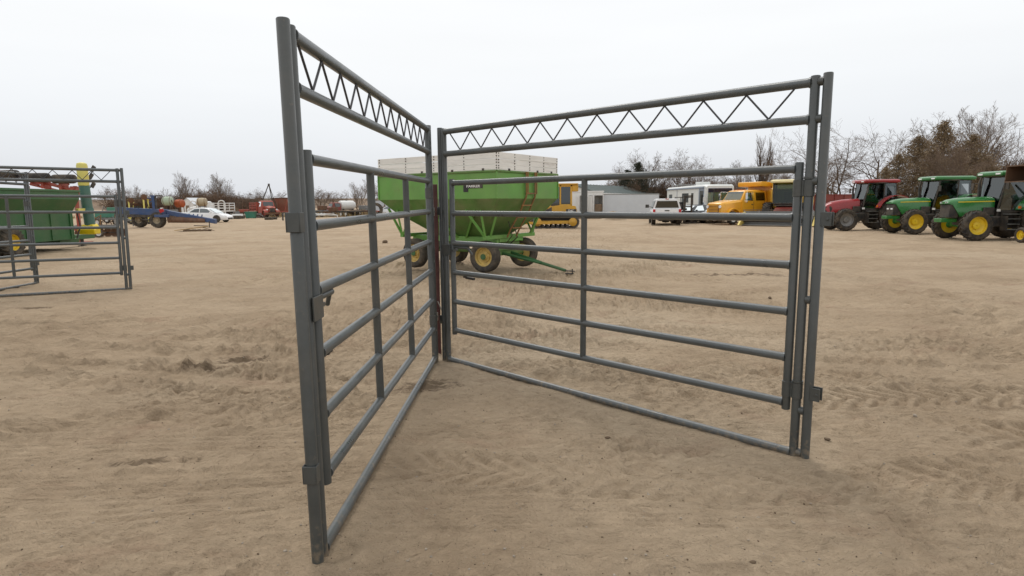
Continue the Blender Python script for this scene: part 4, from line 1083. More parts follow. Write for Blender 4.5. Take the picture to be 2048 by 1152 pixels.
def box_trailer(name, label, cx, cy, yaw, L, W, z0, z1, mat, open_side=False, doors=False):
    t = thing(name, label, 'trailer', (cx, cy, 0), yaw)
    m = MB()
    th = 0.05
    if open_side:
        m.b2(-L / 2, L / 2, W / 2 - th, W / 2, z0, z1); m.b2(-L / 2, L / 2, -W / 2, W / 2 - th, z0, z0 + 0.1); m.b2(-L / 2, L / 2, -W / 2, W / 2 - th, z1 - 0.06, z1)
        m.b2(-L / 2, -L / 2 + th, -W / 2, W / 2 - th, z0 + .1, z1 - .06); m.b2(L / 2 - th, L / 2, -W / 2, W / 2 - th, z0 + .1, z1 - .06)
    else:
        m.b2(-L / 2, L / 2, -W / 2, W / 2, z0, z1)
    m.build('body', mat, t, bevel=0.02)
    n = max(2, int(L / 0.6))
    for k in range(n + 1):
        x = -L / 2 + 0.05 + k * (L - 0.1) / n
        if not open_side:
            MB().b2(x - 0.012, x + 0.012, -W / 2 - 0.008, -W / 2 + 0.002, z0 + 0.1, z1 - 0.06).build('side_seam', mat, t)
    MB().b2(-L / 2 - .02, L / 2 + .02, -W / 2 - 0.02, W / 2 + 0.02, z1 - 0.05, z1 + 0.05).build('top_rail', M_galv, t)
    MB().b2(-L / 2, L / 2, -W / 2 - 0.015, W / 2 + 0.015, z0 - 0.12, z0 + 0.02).build('bottom_rail', M_grey, t)
    for sx in (-0.25, 0.25):
        for sy in (-1, 1):
            wheel(t, (-L * 0.18 + sx * 1.9, sy * (W / 2 - 0.18), 0.36), 0.36, 0.24, 0.20, sy, M_tyre_old, M_whited, 'road', 'truck')
    MB().b2(L / 2 - .6, L / 2 - .5, -0.6, 0.6, 0, z0).build('landing_leg', M_dark, t)
    return t
p = at(1265, 400, 64)
t = box_trailer('box_trailer', 'plain pale grey box trailer beside the white pickup', p.x, 66, R(0), 5.9, 2.3, 0.35, 2.50, M_trailer)
p = at(1172, 400, 62)
t = thing('storage_trailer', 'white storage trailer with open doors and clutter inside, beside the yellow bulldozer', 'trailer', (p.x, 65.5, 0), 0)
L_, z1 = 4.2, 2.75
MB().b2(-L_ / 2, L_ / 2, 1.1, 1.15, 0.3, z1).b2(-L_ / 2, L_ / 2, -1.15, 1.1, 0.2, 0.3).b2(-L_ / 2, -L_ / 2 + .05, -1.15, 1.1, .3, z1).b2(L_ / 2 - .05, L_ / 2, -1.15, 1.1, .3, z1).build('body', M_whited, t)
MB().b2(-L_ / 2 - .05, L_ / 2 + .05, -1.22, 1.2, z1, z1 + .12).build('roof', M_shedw, t)
for x0, x1 in ((-2.1, -1.75), (-1.30, -0.35), (0.25, 0.55), (0.95, 1.15)):
    MB().b2(x0 + 0.002, x1, -1.18, -1.10, 0.3, z1 - 0.01).build('post_panel', M_whited, t)
MB().b2(-L_ / 2 + .06, L_ / 2 - .06, -1.17, -1.11, z1 - 0.35, z1 - 0.012).build('header_panel', M_shedw, t)
for x, a in ((0.55, -70), (-0.35, -110)):
    q = MB().b2(0, 0.75, -0.025, 0.025, 0.35, z1 - 0.4).build('door', M_whited, t, loc=(x, -1.22, 0)); q.rotation_euler = (0, 0, R(a))
MB().b2(1.25, 2.0, -0.9, 0.5, 0.3, 1.5).build('back_crate', M_oldwood, t)
MB().b2(-1.7, -1.4, -0.9, 0.0, 0.3, 2.2).build('shelf', M_oldwood, t)
for sx in (-0.6, 0.6):
    for sy in (-1, 1): wheel(t, (sx, sy * 1.0, 0.33), 0.33, 0.22, 0.18, sy, M_tyre_old, M_whited, 'road', 'truck')
def heap(name, label, cat, loc, sx, sy, sz, mat, seed, n=16):
    xs = np.linspace(-1, 1, n); X, Y = np.meshgrid(xs, xs)
    Z = np.clip(1 - X * X - Y * Y, 0, 1) ** 0.8 * (1 + 0.9 * fbm(X * 2.5 + seed, Y * 2.5, 3, seed))
    V = np.stack([X * sx, Y * sy, Z * sz - 0.02], -1).reshape(-1, 3)
    ii = np.arange(n * n).reshape(n, n)
    Q = np.stack([ii[:-1, :-1], ii[:-1, 1:], ii[1:, 1:], ii[1:, :-1]], -1).reshape(-1, 4)
    o = link_mesh(name, np_mesh(name, V, Q), None, loc); o.data.materials.append(mat)
    return tag(o, label, cat)
p = gp(1225, 440)
heap('tarp_heap', 'low heap of tan tarps in front of the pale trailer', 'heap', (p.x, 58.0, 0), 1.3, 0.8, 0.62, M_tan, 12)

# ------------------------------------------------------------------ cars
def car_body(parent, stations, mat, name='body'):
    """stations: (x, half width, z bottom, z belt, z top-of-body)"""
    rings = []
    for x, w, z0, zb, zt in stations:
        rings.append([(x, -w * 0.90, z0), (x, -w, z0 + 0.10), (x, -w, zb), (x, -w * 0.93, zt - 0.02), (x, -w * 0.7, zt), (x, 0, zt + 0.015), (x, w * 0.7, zt), (x, w * 0.93, zt - 0.02), (x, w, zb), (x, w, z0 + 0.10), (x, w * 0.90, z0)])
    return MB().loft(rings).build(name, mat, parent, angle=40)
def sedan(name, label, loc, yaw, mat, rimm=M_chrome, cat='car'):
    t = thing(name, label, cat, loc, yaw)
    car_body(t, [(-2.30, 0.70, 0.35, 0.80, 0.92), (-2.20, 0.84, 0.22, 0.85, 1.02), (-1.3, 0.89, 0.20, 0.88, 1.04), (0, 0.90, 0.20, 0.86, 0.97), (0.9, 0.90, 0.20, 0.82, 0.95), (1.7, 0.88, 0.22, 0.70, 0.84), (2.2, 0.80, 0.24, 0.58, 0.68), (2.36, 0.62, 0.28, 0.48, 0.55)], mat)
    # greenhouse
    prof = [(-1.75, 1.00), (-1.05, 1.36), (-0.5, 1.45), (0.1, 1.45), (0.55, 1.36), (1.35, 0.92)]
    rings = []
    for x, z in prof:
        w = 0.84 if z < 1.1 else 0.62 + (1.46 - z) * 0.5
        rings.append([(x, -0.84, min(z - 0.02, 0.93)), (x, -w, z - 0.04), (x, -w * 0.8, z), (x, w * 0.8, z), (x, w, z - 0.04), (x, 0.84, min(z - 0.02, 0.93))])
    MB().loft(rings).build('roof', mat, t, angle=40)
    for sy in (-1, 1):
        g = MB()
        def sp(x, z):
            w = 0.84 + (0.645 - 0.84) * max(0, (z - 0.93)) / (1.40 - 0.93) + 0.012
            return (x, sy * w, z)
        g.add([sp(-1.35, 1.0), sp(-0.35, 0.98), sp(-0.35, 1.37), sp(-0.85, 1.33)], [(0, 1, 2, 3)]); g.build('rear_side_window', M_glass_d, t, smooth=False)
        g = MB(); g.add([sp(-0.28, 0.98), sp(0.95, 0.96), sp(0.40, 1.33), sp(-0.28, 1.37)], [(0, 1, 2, 3)]); g.build('front_side_window', M_glass_d, t, smooth=False)
        for x in (-1.42, 1.42): 
            MB().lathe([(0.38, -0.02), (0.38, 0.02)], (x, sy * 0.89, 0.36), 'y', 24).build('wheel_arch', M_dark, t)
            wheel(t, (x, sy * 0.82, 0.32), 0.32, 0.21, 0.215, sy, M_tyre, rimm, 'road', 'alloy')
        MB().box((0.85, sy * 0.98, 1.0), (0.12, 0.16, 0.10)).build('mirror', mat, t, bevel=0.02)
        MB().box((2.16, sy * 0.62, 0.64), (0.26, 0.22, 0.10), (0, 0.3, sy * -0.35)).build('headlight', M_lamp, t, bevel=0.02)
        MB().box((-2.24, sy * 0.66, 0.86), (0.12, 0.26, 0.14)).build('tail_light', M_redlens, t, bevel=0.02)
    MB().add([(0.62, -0.60, 1.36), (0.62, 0.60, 1.36), (1.34, 0.74, 0.955), (1.34, -0.74, 0.955)], [(0, 1, 2, 3)]).build('windscreen', M_glass_d, t, smooth=False)
    MB().b2(2.30, 2.37, -0.5, 0.5, 0.30, 0.46).build('grille', M_dark, t, bevel=0.01)
    return t
sedan('sedan_car', 'white sedan parked behind the blue plough, nose towards the junk', (-30.45, 61.6, 0), R(-2), M_white)
sedan('dark_car', 'dark car parked in front of the motorhome', (14.6, 49.4, 0), R(215), M_darkpaint, M_greyrim)
sedan('white_car', 'white car parked between the dark car and the yellow truck', (16.75, 48.3, 0), R(203), M_white, M_greyrim)

def pickup():
    t = thing('pickup_truck', 'white pickup truck seen from its tailgate', 'pickup truck', (11.48, 46.3, 0), math.atan2(0.985, 0.17))
    # local +x forward, tail at x=-2.75
    body = [(-2.75, 0.93, 0.55, 1.0, 1.18), (-2.65, 1.0, 0.50, 1.05, 1.22), (-0.9, 1.0, 0.45, 1.05, 1.20), (0.8, 1.0, 0.45, 1.05, 1.17), (1.4, 0.99, 0.45, 1.02, 1.16), (2.3, 0.97, 0.45, 0.98, 1.10), (2.75, 0.88, 0.5, 0.9, 1.0)]
    car_body(t, body, M_white)
    def ringc(x, w0, w1, z0, z1):
        return [(x, -w0, z0), (x, -w1, z1 - 0.05), (x, -w1 * 0.85, z1), (x, w1 * 0.85, z1), (x, w1, z1 - 0.05), (x, w0, z0)]
    MB().loft([ringc(-2.62, 0.97, 0.76, 1.18, 1.86), ringc(-1.0, 0.97, 0.78, 1.16, 1.92), ringc(0.4, 0.96, 0.76, 1.15, 1.90), ringc(1.15, 0.94, 0.9, 1.13, 1.20)]).build('cab', M_white, t, angle=40)
    MB().quad((-2.645, -0.82, 1.26), (-2.645, 0.82, 1.26), (-2.655, 0.68, 1.74), (-2.655, -0.68, 1.74), 0.012).build('rear_window', M_glass_d, t, smooth=False)
    for sy in (-1, 1):
        for x0, x1 in ((-2.4, -1.1), (-1.0, -0.1), (0.0, 0.75)):
            g = MB(); sp = lambda x, z: (x, sy * (0.965 - (z - 1.18) * 0.29 + 0.012), z)
            g.add([sp(x0, 1.22), sp(x1, 1.22), sp(min(x1, 0.42), 1.76), sp(x0, 1.76)], [(0, 1, 2, 3)]); g.build('side_window', M_glass_d, t, smooth=False)
        MB().box((-2.71, sy * 0.89, 0.98), (0.14, 0.17, 0.36)).build('tail_light', M_redlens, t, bevel=0.02)
        for x in (-1.75, 1.85):
            wheel(t, (x, sy * 0.86, 0.40), 0.40, 0.27, 0.23, sy, M_tyre, M_chrome, 'road', 'alloy')
            MB().lathe([(0.46, -0.02), (0.46, 0.02)], (x, sy * 0.99, 0.45), 'y', 24).build('wheel_arch', M_dark, t)
        MB().path([(0.7, sy * 0.95, 1.30), (0.72, sy * 1.12, 1.32)], 0.025, 6).box((0.72, sy * 1.22, 1.36), (0.10, 0.26, 0.24)).build('mirror', M_dark, t, bevel=0.02)
    tg = MB().b2(-2.775, -2.74, -0.76, 0.76, 0.66, 1.17).build('tailgate', M_white, t, bevel=0.01)
    MB().b2(-2.79, -2.774, -0.16, 0.16, 1.02, 1.10).build('handle', M_dark, tg)
    MB().b2(-2.79, -2.774, -0.09, 0.09, 0.78, 0.85).build('emblem', M_darkpaint, tg)
    MB().b2(-2.92, -2.76, -0.98, 0.98, 0.44, 0.62).build('bumper', M_chrome, t, bevel=0.03)
    MB().b2(-2.93, -2.915, -0.16, 0.16, 0.46, 0.60).build('number_plate', M_whited, t)
    MB().b2(-2.6, 2.4, -0.5, 0.5, 0.32, 0.46).build('chassis', M_dark, t)
    MB().lathe([(0.16, -0.25), (0.2, 0), (0.16, 0.25)], (-1.75, 0, 0.38), 'y', 12).build('differential', M_dark, t)
    MB().b2(-2.66, -2.60, -0.12, 0.12, 1.86, 1.90).build('brake_lamp', M_redlens, t)
pickup()

def motorhome():
    t = thing('motorhome', 'cream motorhome with tall windscreen and grey-blue trim', 'motorhome', (16.50, 54.6, 0), math.atan2(-0.996, 0.094))
    L2, W2, z0, z1 = 4.5, 1.22, 0.45, 3.05
    def ring(x, w, a, b): return [(x, -w, a), (x, -w, b - 0.12), (x, -w + 0.12, b), (x, w - 0.12, b), (x, w, b - 0.12), (x, w, a)]
    MB().loft([ring(-L2, W2, z0, z1 - 0.05), ring(L2 - 0.9, W2, z0, z1), ring(L2 - 0.25, W2, z0, z1), ring(L2, W2 * 0.94, z0 + 0.05, z1 - 0.12)]).build('body', M_rv, t, angle=40)
    ws = MB().quad((L2 + 0.012, -1.02, 1.42), (L2 + 0.012, 1.02, 1.42), (L2 + 0.008, 1.0, 2.70), (L2 + 0.008, -1.0, 2.70), 0.02).build('windscreen', M_glass_rv, t, smooth=False)
    MB().b2(L2 - 0.02, L2 + 0.010, -1.0, 1.0, 2.40, 2.74).build('sunshade', M_navy, t)
    MB().b2(L2 - 0.02, L2 + 0.006, -0.55, 1.0, 1.44, 2.40).build('curtain', M_tealc, t)
    MB().b2(L2 + 0.012, L2 + 0.04, -0.56, -0.50, 1.42, 2.70).build('windscreen_divider', M_dark, t)
    MB().b2(L2 + 0.0, L2 + 0.05, -1.1, 1.1, 0.62, 1.30).build('front_panel', M_rvg, t, bevel=0.03)
    MB().b2(L2 - 0.1, L2 + 0.14, -1.15, 1.15, 0.40, 0.62).build('bumper', M_rv, t, bevel=0.04)
    for sy in (-0.8, 0.8): MB().box((L2 + 0.06, sy, 0.98), (0.05, 0.36, 0.18)).build('headlight', M_lamp, t, bevel=0.02)
    MB().b2(-L2, L2 - 0.3, -W2 - 0.10, -W2 + 0.02, z1 - 0.30, z1 - 0.18).build('awning', M_rvg, t, bevel=0.02)
    for x0, x1, za, zb in ((-3.9, -3.1, 1.65, 2.35), (-0.6, 0.9, 1.6, 2.4), (1.5, 2.0, 1.0, 2.4)):
        wf = MB().b2(x0 - .06, x1 + .06, -W2 - .012, -W2 + .01, za - .06, zb + .06).build('window', M_rv, t)
        MB().b2(x0, x1, -W2 - .02, -W2 - .011, za, zb).build('pane', M_glass_d, wf)
    MB().b2(2.4, 3.1, -W2 - .02, -W2 + .01, 0.75, 2.5).build('entry_door', M_rv, t, bevel=0.02)
    MB().b2(3.15, 4.2, -W2 - .012, -W2 + .01, 0.5, 2.75).build('trim_panel', M_rvg, t)
    MB().b2(3.35, 4.05, -W2 - .022, -W2 - .011, 1.4, 2.55).build('cab_window', M_glass_d, t)
    MB().b2(-1.9, -1.84, -W2 - .02, -W2 + .01, 0.6, 2.7).build('slide_out_seam', M_rvg, t)
    MB().b2(0.4, 1.5, -0.45, 0.45, z1 + 0.0, z1 + 0.30).build('roof_unit', M_rv, t, bevel=0.06)
    MB().path([(-4.3, -0.8, z1 - .05), (-4.3, -0.8, z1 + .18), (-3.0, -0.8, z1 + .18), (-3.0, -0.8, z1 - .05)], 0.025, 6).path([(-4.3, 0.8, z1 - .05), (-4.3, 0.8, z1 + .18), (-3.0, 0.8, z1 + .18), (-3.0, 0.8, z1 - .05)], 0.025, 6).tube((-4.3, -.8, z1 + .18), (-4.3, .8, z1 + .18), .025, n=6).tube((-3.0, -.8, z1 + .18), (-3.0, .8, z1 + .18), .025, n=6).build('roof_rack', M_galv, t)
    for sy in (-1, 1):
        for x in (-2.2, 3.1): wheel(t, (x, sy * 1.0, 0.42), 0.42, 0.27, 0.26, sy, M_tyre, M_chrome, 'road', 'truck')
        MB().path([(L2 - .1, sy * W2, 2.2), (L2 + .35, sy * (W2 + .22), 2.2), (L2 + .35, sy * (W2 + .22), 2.0)], 0.025, 6).box((L2 + .35, sy * (W2 + .22), 1.82), (0.08, 0.22, 0.42)).build('mirror', M_rv, t)
motorhome()

def crew_truck():
    t = thing('crew_cab_truck', 'orange-yellow crew cab truck with a high box body behind', 'truck', (16.67, 45.3, 0), R(205))
    def ring(x, w, z0, z1, r=0.1): return [(x, -w, z0), (x, -w, z1 - r), (x, -w + r, z1), (x, w - r, z1), (x, w, z1 - r), (x, w, z0)]
    # hood and front fenders
    MB().loft([ring(2.32, 0.72, 0.75, 1.50, .12), ring(2.20, 0.80, 0.72, 1.58, .14), ring(1.2, 0.88, 0.72, 1.72, .14), ring(0.62, 0.92, 0.72, 1.78, .14)]).build('hood', M_trk, t, angle=40)
    g = MB().b2(2.30, 2.36, -0.50, 0.50, 0.80, 1.42).build('grille', M_rustbrown, t, bevel=0.01)
    for k in range(6): MB().b2(2.355, 2.375, -0.46, 0.46, 0.84 + k * 0.1, 0.88 + k * 0.1).build('grille_bar', M_trk, g)
    for sy in (-1, 1):
        MB().lathe([(0.11, 0), (0.11, 0.05)], (2.33, sy * 0.62, 1.30), 'x', 14).build('headlight', M_lamp, t)
        arc = [(1.45 + 0.62 * math.cos(R(a)), 0.52 + 0.62 * math.sin(R(a))) for a in range(-8, 190, 18)]
        m = MB().loft([[(x, sy * 0.80, z), (x, sy * 1.10, z - 0.02), (x, sy * 1.10, z + 0.05), (x, sy * 0.80, z + 0.09)] for x, z in arc]); m.build('front_fender', M_trk, t, angle=50)
        wheel(t, (1.45, sy * 0.93, 0.50), 0.50, 0.28, 0.28, sy, M_tyre, M_whited, 'road', 'truck')
        for yy in (0.78, 1.02): wheel(t, (-3.2, sy * yy, 0.50), 0.50, 0.24, 0.28, sy, M_tyre, M_whited, 'road', 'truck')
    MB().b2(2.36, 2.52, -1.05, 1.05, 0.50, 0.78).build('bumper', M_dark, t, bevel=0.03)
    # crew cab
    def cr_(x, w0, w1, z1): return [(x, -w0, 0.72), (x, -w0, 1.68), (x, -w1, z1 - 0.08), (x, -w1 + .1, z1), (x, w1 - .1, z1), (x, w1, z1 - .08), (x, w0, 1.68), (x, w0, 0.72)]
    MB().loft([cr_(0.62, 0.98, 0.94, 1.80), cr_(0.22, 0.99, 0.84, 2.42), cr_(-0.1, 0.99, 0.86, 2.48), cr_(-1.6, 0.99, 0.86, 2.48), cr_(-1.78, 0.98, 0.84, 2.44)]).build('cab', M_trk, t, angle=40)
    MB().quad((0.628, -0.80, 1.78), (0.628, 0.80, 1.78), (0.26, 0.74, 2.36), (0.26, -0.74, 2.36), 0.015).build('windscreen', M_glass_g, t, smooth=False)
    for sy in (-1, 1):
        for (xa, xb, xc, xd) in ((0.35, -0.52, -0.52, 0.12), (-0.70, -1.58, -1.58, -0.70)):
            sp = lambda x, z: (x, sy * (0.99 - (z - 1.68) * 0.17 + 0.012), z)
            dr = MB().add([sp(xa, 1.72), sp(xb, 1.72), sp(xc, 2.30), sp(xd, 2.30)], [(0, 1, 2, 3)]).build('door_window', M_glass_d, t, smooth=False)
            MB().b2(xb + 0.03, xb + 0.06, sy * 0.995 - 0.006, sy * 0.995 + 0.006, 0.8, 1.66).build('door_seam', M_rustbrown, t)
            MB().b2(xb + 0.12, xb + 0.26, sy * 1.0 - 0.015, sy * 1.0 + 0.015, 1.42, 1.48).build('door_handle', M_dark, t)
        MB().path([(0.5, sy * 0.98, 1.75), (0.55, sy * 1.30, 1.75), (0.50, sy * 1.30, 2.35), (0.2, sy * 0.88, 2.35)], 0.016, 6).box((0.55, sy * 1.32, 2.05), (0.04, 0.20, 0.42)).build('mirror', M_chrome, t)
        MB().lathe([(0.12, -0.02), (0.1, 0.03)], (0.57, sy * 1.28, 1.66), 'x', 14).build('round_mirror', M_chrome, t)
        MB().b2(-4.6, 0.7, sy * 0.42 - 0.05, sy * 0.42 + 0.05, 0.62, 0.88).build('frame_rail', M_dark, t)
    for y in (-0.5, -0.2, 0.0, 0.2, 0.5): MB().box((-0.05, y, 2.50), (0.1, 0.08, 0.04)).build('clearance_lamp', M_orange, t)
    MB().lathe([(0.05, 0), (0.02, 0.5)], (-0.9, 0.3, 2.48), 'x', 10).build('horn', M_chrome, t)
    # high dump box with cab shield
    bx0, bx1 = -4.6, -2.0
    b = MB().b2(bx0, bx1, -1.15, -1.08, 0.95, 2.55).b2(bx0, bx1, 1.08, 1.15, 0.95, 2.55).b2(bx0, bx0 + .07, -1.08, 1.08, 0.95, 2.5).b2(bx0 + .07, bx1 - .07, -1.08, 1.08, 0.95, 1.05).b2(bx1 - .07, bx1, -1.08, 1.08, 0.95, 2.75).build('dump_box', M_trk, t, bevel=0.015)
    MB().prism([(bx1, 2.70), (bx1 + 0.95, 2.74), (bx1 + 1.0, 2.86), (bx1 + 1.0, 3.04), (bx1 + 0.92, 3.08), (bx1 - 0.05, 3.05), (bx1 - 0.4, 2.6)], -1.12, 1.12, 'xz').build('cab_shield', M_trk, t, bevel=0.02)
    for x in (-4.4, -3.75, -3.1, -2.45):
        for sy in (-1, 1): MB().b2(x - 0.06, x + 0.06, sy * 1.15 - 0.05, sy * 1.15 + 0.05, 1.0, 2.5).build('box_rib', M_trk, b)
    MB().b2(-1.95, -1.84, -0.6, 0.6, 0.7, 1.5).build('tank', M_dark, t, bevel=0.03)
crew_truck()

def combine():
    t = thing('combine_harvester', 'yellow combine harvester with cream cab roof and a wide cutting header', 'combine', (19.4, 43.4, 0), R(-125))
    # local +x forward (towards the camera)
    MB().prism([(-3.6, 1.6), (-3.3, 2.6), (-0.6, 2.75), (-0.3, 2.5), (-0.3, 1.2), (-3.2, 1.1)], -1.15, 1.15, 'xz').build('body', M_comb, t, bevel=0.04)
    MB().prism([(-2.6, 2.7), (-2.7, 3.1), (-0.7, 3.1), (-0.75, 2.7)], -1.25, 1.25, 'xz').build('grain_tank', M_comb, t, bevel=0.03)
    for z in (1.35, 1.65, 1.95, 2.25): MB().b2(-3.1, -0.4, -1.19, -1.15, z, z + 0.14).build('side_panel', M_comb, t)
    # cab
    fr = MB()
    for sy in (-1, 1):
        fr.path([(0.95, sy * 0.72, 1.5), (0.85, sy * 0.78, 2.15), (0.70, sy * 0.80, 2.92)], 0.045, 6)
        fr.path([(-0.25, sy * 0.80, 1.4), (-0.25, sy * 0.80, 2.92)], 0.05, 6)
    fr.tube((0.95, -0.72, 1.5), (0.95, 0.72, 1.5), 0.05, n=6)
    for sy in (-1, 1): fr.tube((0.95, sy * .72, 1.5), (-0.25, sy * .80, 1.45), 0.04, n=6)
    fr.tube((-0.25, -.8, 1.45), (-0.25, .8, 1.45), 0.04, n=6)
    MB().b2(-0.28, 1.0, -0.68, 0.68, 1.33, 1.42).build('cab_floor', M_dark, t)
    fr.build('cab_frame', M_dark, t)
    MB().quad((0.94, -0.70, 1.5), (0.94, 0.70, 1.5), (0.70, 0.78, 2.9), (0.70, -0.78, 2.9), 0.012).build('windscreen', M_glass_c, t, smooth=False)
    for sy in (-1, 1): MB().quad((0.92, sy * 0.74, 1.5), (-0.22, sy * 0.80, 1.5), (-0.22, sy * 0.80, 2.9), (0.68, sy * 0.80, 2.9), 0.012).build('side_glass', M_glass_c, t, smooth=False)
    rr = lambda k, z: [(-0.4 + k, -0.95 + k, z), (1.12 - k, -0.95 + k, z), (1.12 - k, 0.95 - k, z), (-0.4 + k, 0.95 - k, z)]
    MB().loft([rr(0.03, 2.92), rr(0, 2.96), rr(0.02, 3.08), rr(0.15, 3.14)]).build('cab_roof', M_cream_roof, t, bevel=0.02)
    MB().box((0.1, 0, 1.62), (0.5, 0.5, 0.15)).box((-0.12, 0, 1.98), (0.14, 0.5, 0.66)).build('seat', M_seat, t, bevel=0.03)
    # feeder house, wheels
    MB().hexa([(0.3, -0.55, 0.85), (2.2, -0.55, 0.35), (2.2, 0.55, 0.35), (0.3, 0.55, 0.85), (0.3, -0.55, 1.45), (2.2, -0.55, 0.85), (2.2, 0.55, 0.85), (0.3, 0.55, 1.45)]).build('feeder_house', M_maroon_w, t, bevel=0.02)
    for sy in (-1, 1):
        wheel(t, (0.0, sy * 1.25, 0.80), 0.80, 0.55, 0.42, sy, M_tyre, M_cream_roof, 'ag', 'ag')
        wheel(t, (-3.1, sy * 1.0, 0.5), 0.5, 0.32, 0.28, sy, M_tyre, M_cream_roof, 'ag', 'ag')
    MB().b2(-0.2, 0.2, -1.1, 1.1, 0.65, 0.95).build('axle', M_maroon_w, t, bevel=0.02)
    MB().b2(-0.1, 0.7, 0.85, 1.5, 1.30, 1.36).path([(0.6, 1.45, 1.36), (0.6, 1.45, 2.2), (-0.1, 1.45, 2.2), (-0.1, 1.45, 1.36)], 0.02, 6).build('platform', M_dark, t)
    # header
    hw = 2.3
    h = MB().prism([(2.15, 0.12), (2.10, 0.98), (2.16, 1.0), (2.22, 0.45), (2.45, 0.16), (3.15, 0.07), (3.15, 0.05), (2.3, 0.08)], -hw, hw, 'xz').build('header', M_grey, t, angle=30)
    MB().lathe([(0.17, -hw + .1), (0.17, hw - .1)], (2.62, 0, 0.42), 'y', 16).build('auger', M_dark, h)
    for sy in (-1, 1):
        MB().prism([(2.05, 0.05), (2.05, 0.95), (2.5, 0.90), (3.3, 0.35), (3.75, 0.08), (3.3, 0.04)], sy * hw - 0.07, sy * hw + 0.07, 'xz').build('crop_divider', M_head, h, bevel=0.02)
    for k in range(6):
        a = 2 * PI * k / 6
        MB().tube((2.95 + 0.42 * math.cos(a), -hw + .15, 0.72 + 0.42 * math.sin(a)), (2.95 + 0.42 * math.cos(a), hw - .15, 0.72 + 0.42 * math.sin(a)), 0.022, n=6).build('reel_bat', M_dark, h)
    MB().tube((2.95, -hw + .1, 0.72), (2.95, hw - .1, 0.72), 0.05, n=8).build('reel_shaft', M_galv, h)
    for y in (-hw + .15, -1.2, 1.2, hw - .15):
        sp = MB()
        for k in range(3):
            a = PI * k / 3
            sp.tube((2.95 - 0.42 * math.cos(a), y, 0.72 - 0.42 * math.sin(a)), (2.95 + 0.42 * math.cos(a), y, 0.72 + 0.42 * math.sin(a)), 0.014, n=5)
        sp.build('reel_spider', M_galv, h)
combine()
def grain_box(name, label, loc, yaw, L, W, z0, z1, mat):
    t = thing(name, label, 'wagon', loc, yaw)
    b = MB()
    b.b2(-L / 2, L / 2, -W / 2, -W / 2 + .05, z0, z1).b2(-L / 2, L / 2, W / 2 - .05, W / 2, z0, z1).b2(-L / 2, -L / 2 + .05, -W / 2 + .05, W / 2 - .05, z0, z1).b2(L / 2 - .05, L / 2, -W / 2 + .05, W / 2 - .05, z0, z1).b2(-L / 2 + .05, L / 2 - .05, -W / 2 + .05, W / 2 - .05, z0, z0 + .08)
    b.build('box', mat, t)
    n = int(L / 0.7)
    for k in range(n + 1):
        x = -L / 2 + .04 + k * (L - .08) / n
        MB().b2(x - .03, x + .03, -W / 2 - .05, -W / 2, z0 - .02, z1).build('stake', mat, t)
    for z in (z0 + (z1 - z0) * .33, z0 + (z1 - z0) * .66, z1 - .03): MB().b2(-L / 2, L / 2, -W / 2 - .03, -W / 2, z, z + .05).build('side_rail', mat, t)
    MB().b2(-L / 2, L / 2, -.4, .4, z0 - .2, z0).build('chassis', M_dark, t)
    for x in (-L * .3, L * .3):
        for sy in (-1, 1): wheel(t, (x, sy * (W / 2 - .2), .42), .42, .25, .22, sy, M_tyre_old, M_whited, 'road', 'truck')
        MB().b2(x - .06, x + .06, -W / 2 + .2, W / 2 - .2, .36, z0 - .2).build('axle', M_dark, t)
    return t
p = at(1672, 400, 42)
grain_box('grain_wagon', 'maroon grain wagon behind the red tractor and the combine', (24.6, 47.5, 0), R(2), 5.2, 2.3, 0.75, 2.12, M_maroon_w)

# forklift mast between pickup and motorhome
p = gp(1378, 445)
t = thing('forklift', 'black forklift with upright mast between the pickup and the motorhome', 'forklift', (13.35, 47.6, 0), R(-80))
for y in (-0.3, 0.3): MB().b2(0.55, 0.65, y - .06, y + .06, 0.1, 2.15).build('mast_rail', M_dark, t)
for z in (0.5, 1.3, 2.1): MB().b2(0.56, 0.64, -.24, .24, z - .05, z + .05).build('crossbar', M_dark, t)
for y in (-0.25, 0.25): MB().b2(0.66, 1.6, y - .05, y + .05, 0.08, 0.13).build('fork', M_dark, t)
MB().b2(-0.9, 0.5, -.5, .5, 0.25, 1.0).build('body', M_darkpaint, t, bevel=.05)
MB().path([(0.4, -.45, 1.0), (0.3, -.45, 2.0), (-0.7, -.45, 2.0), (-0.8, -.45, 1.0)], .035, 6).path([(0.4, .45, 1.0), (0.3, .45, 2.0), (-0.7, .45, 2.0), (-0.8, .45, 1.0)], .035, 6).b2(-.72, .32, -.48, .48, 1.98, 2.04).build('overhead_guard', M_dark, t)
MB().box((-.3, 0, 1.1), (.5, .5, .15)).box((-.55, 0, 1.4), (.12, .5, .5)).build('seat', M_seat, t)
for x in (-0.65, 0.35):
    for sy in (-1, 1): wheel(t, (x, sy * .5, .27), .27, .18, .14, sy, M_tyre, M_whited, 'road', 'truck')

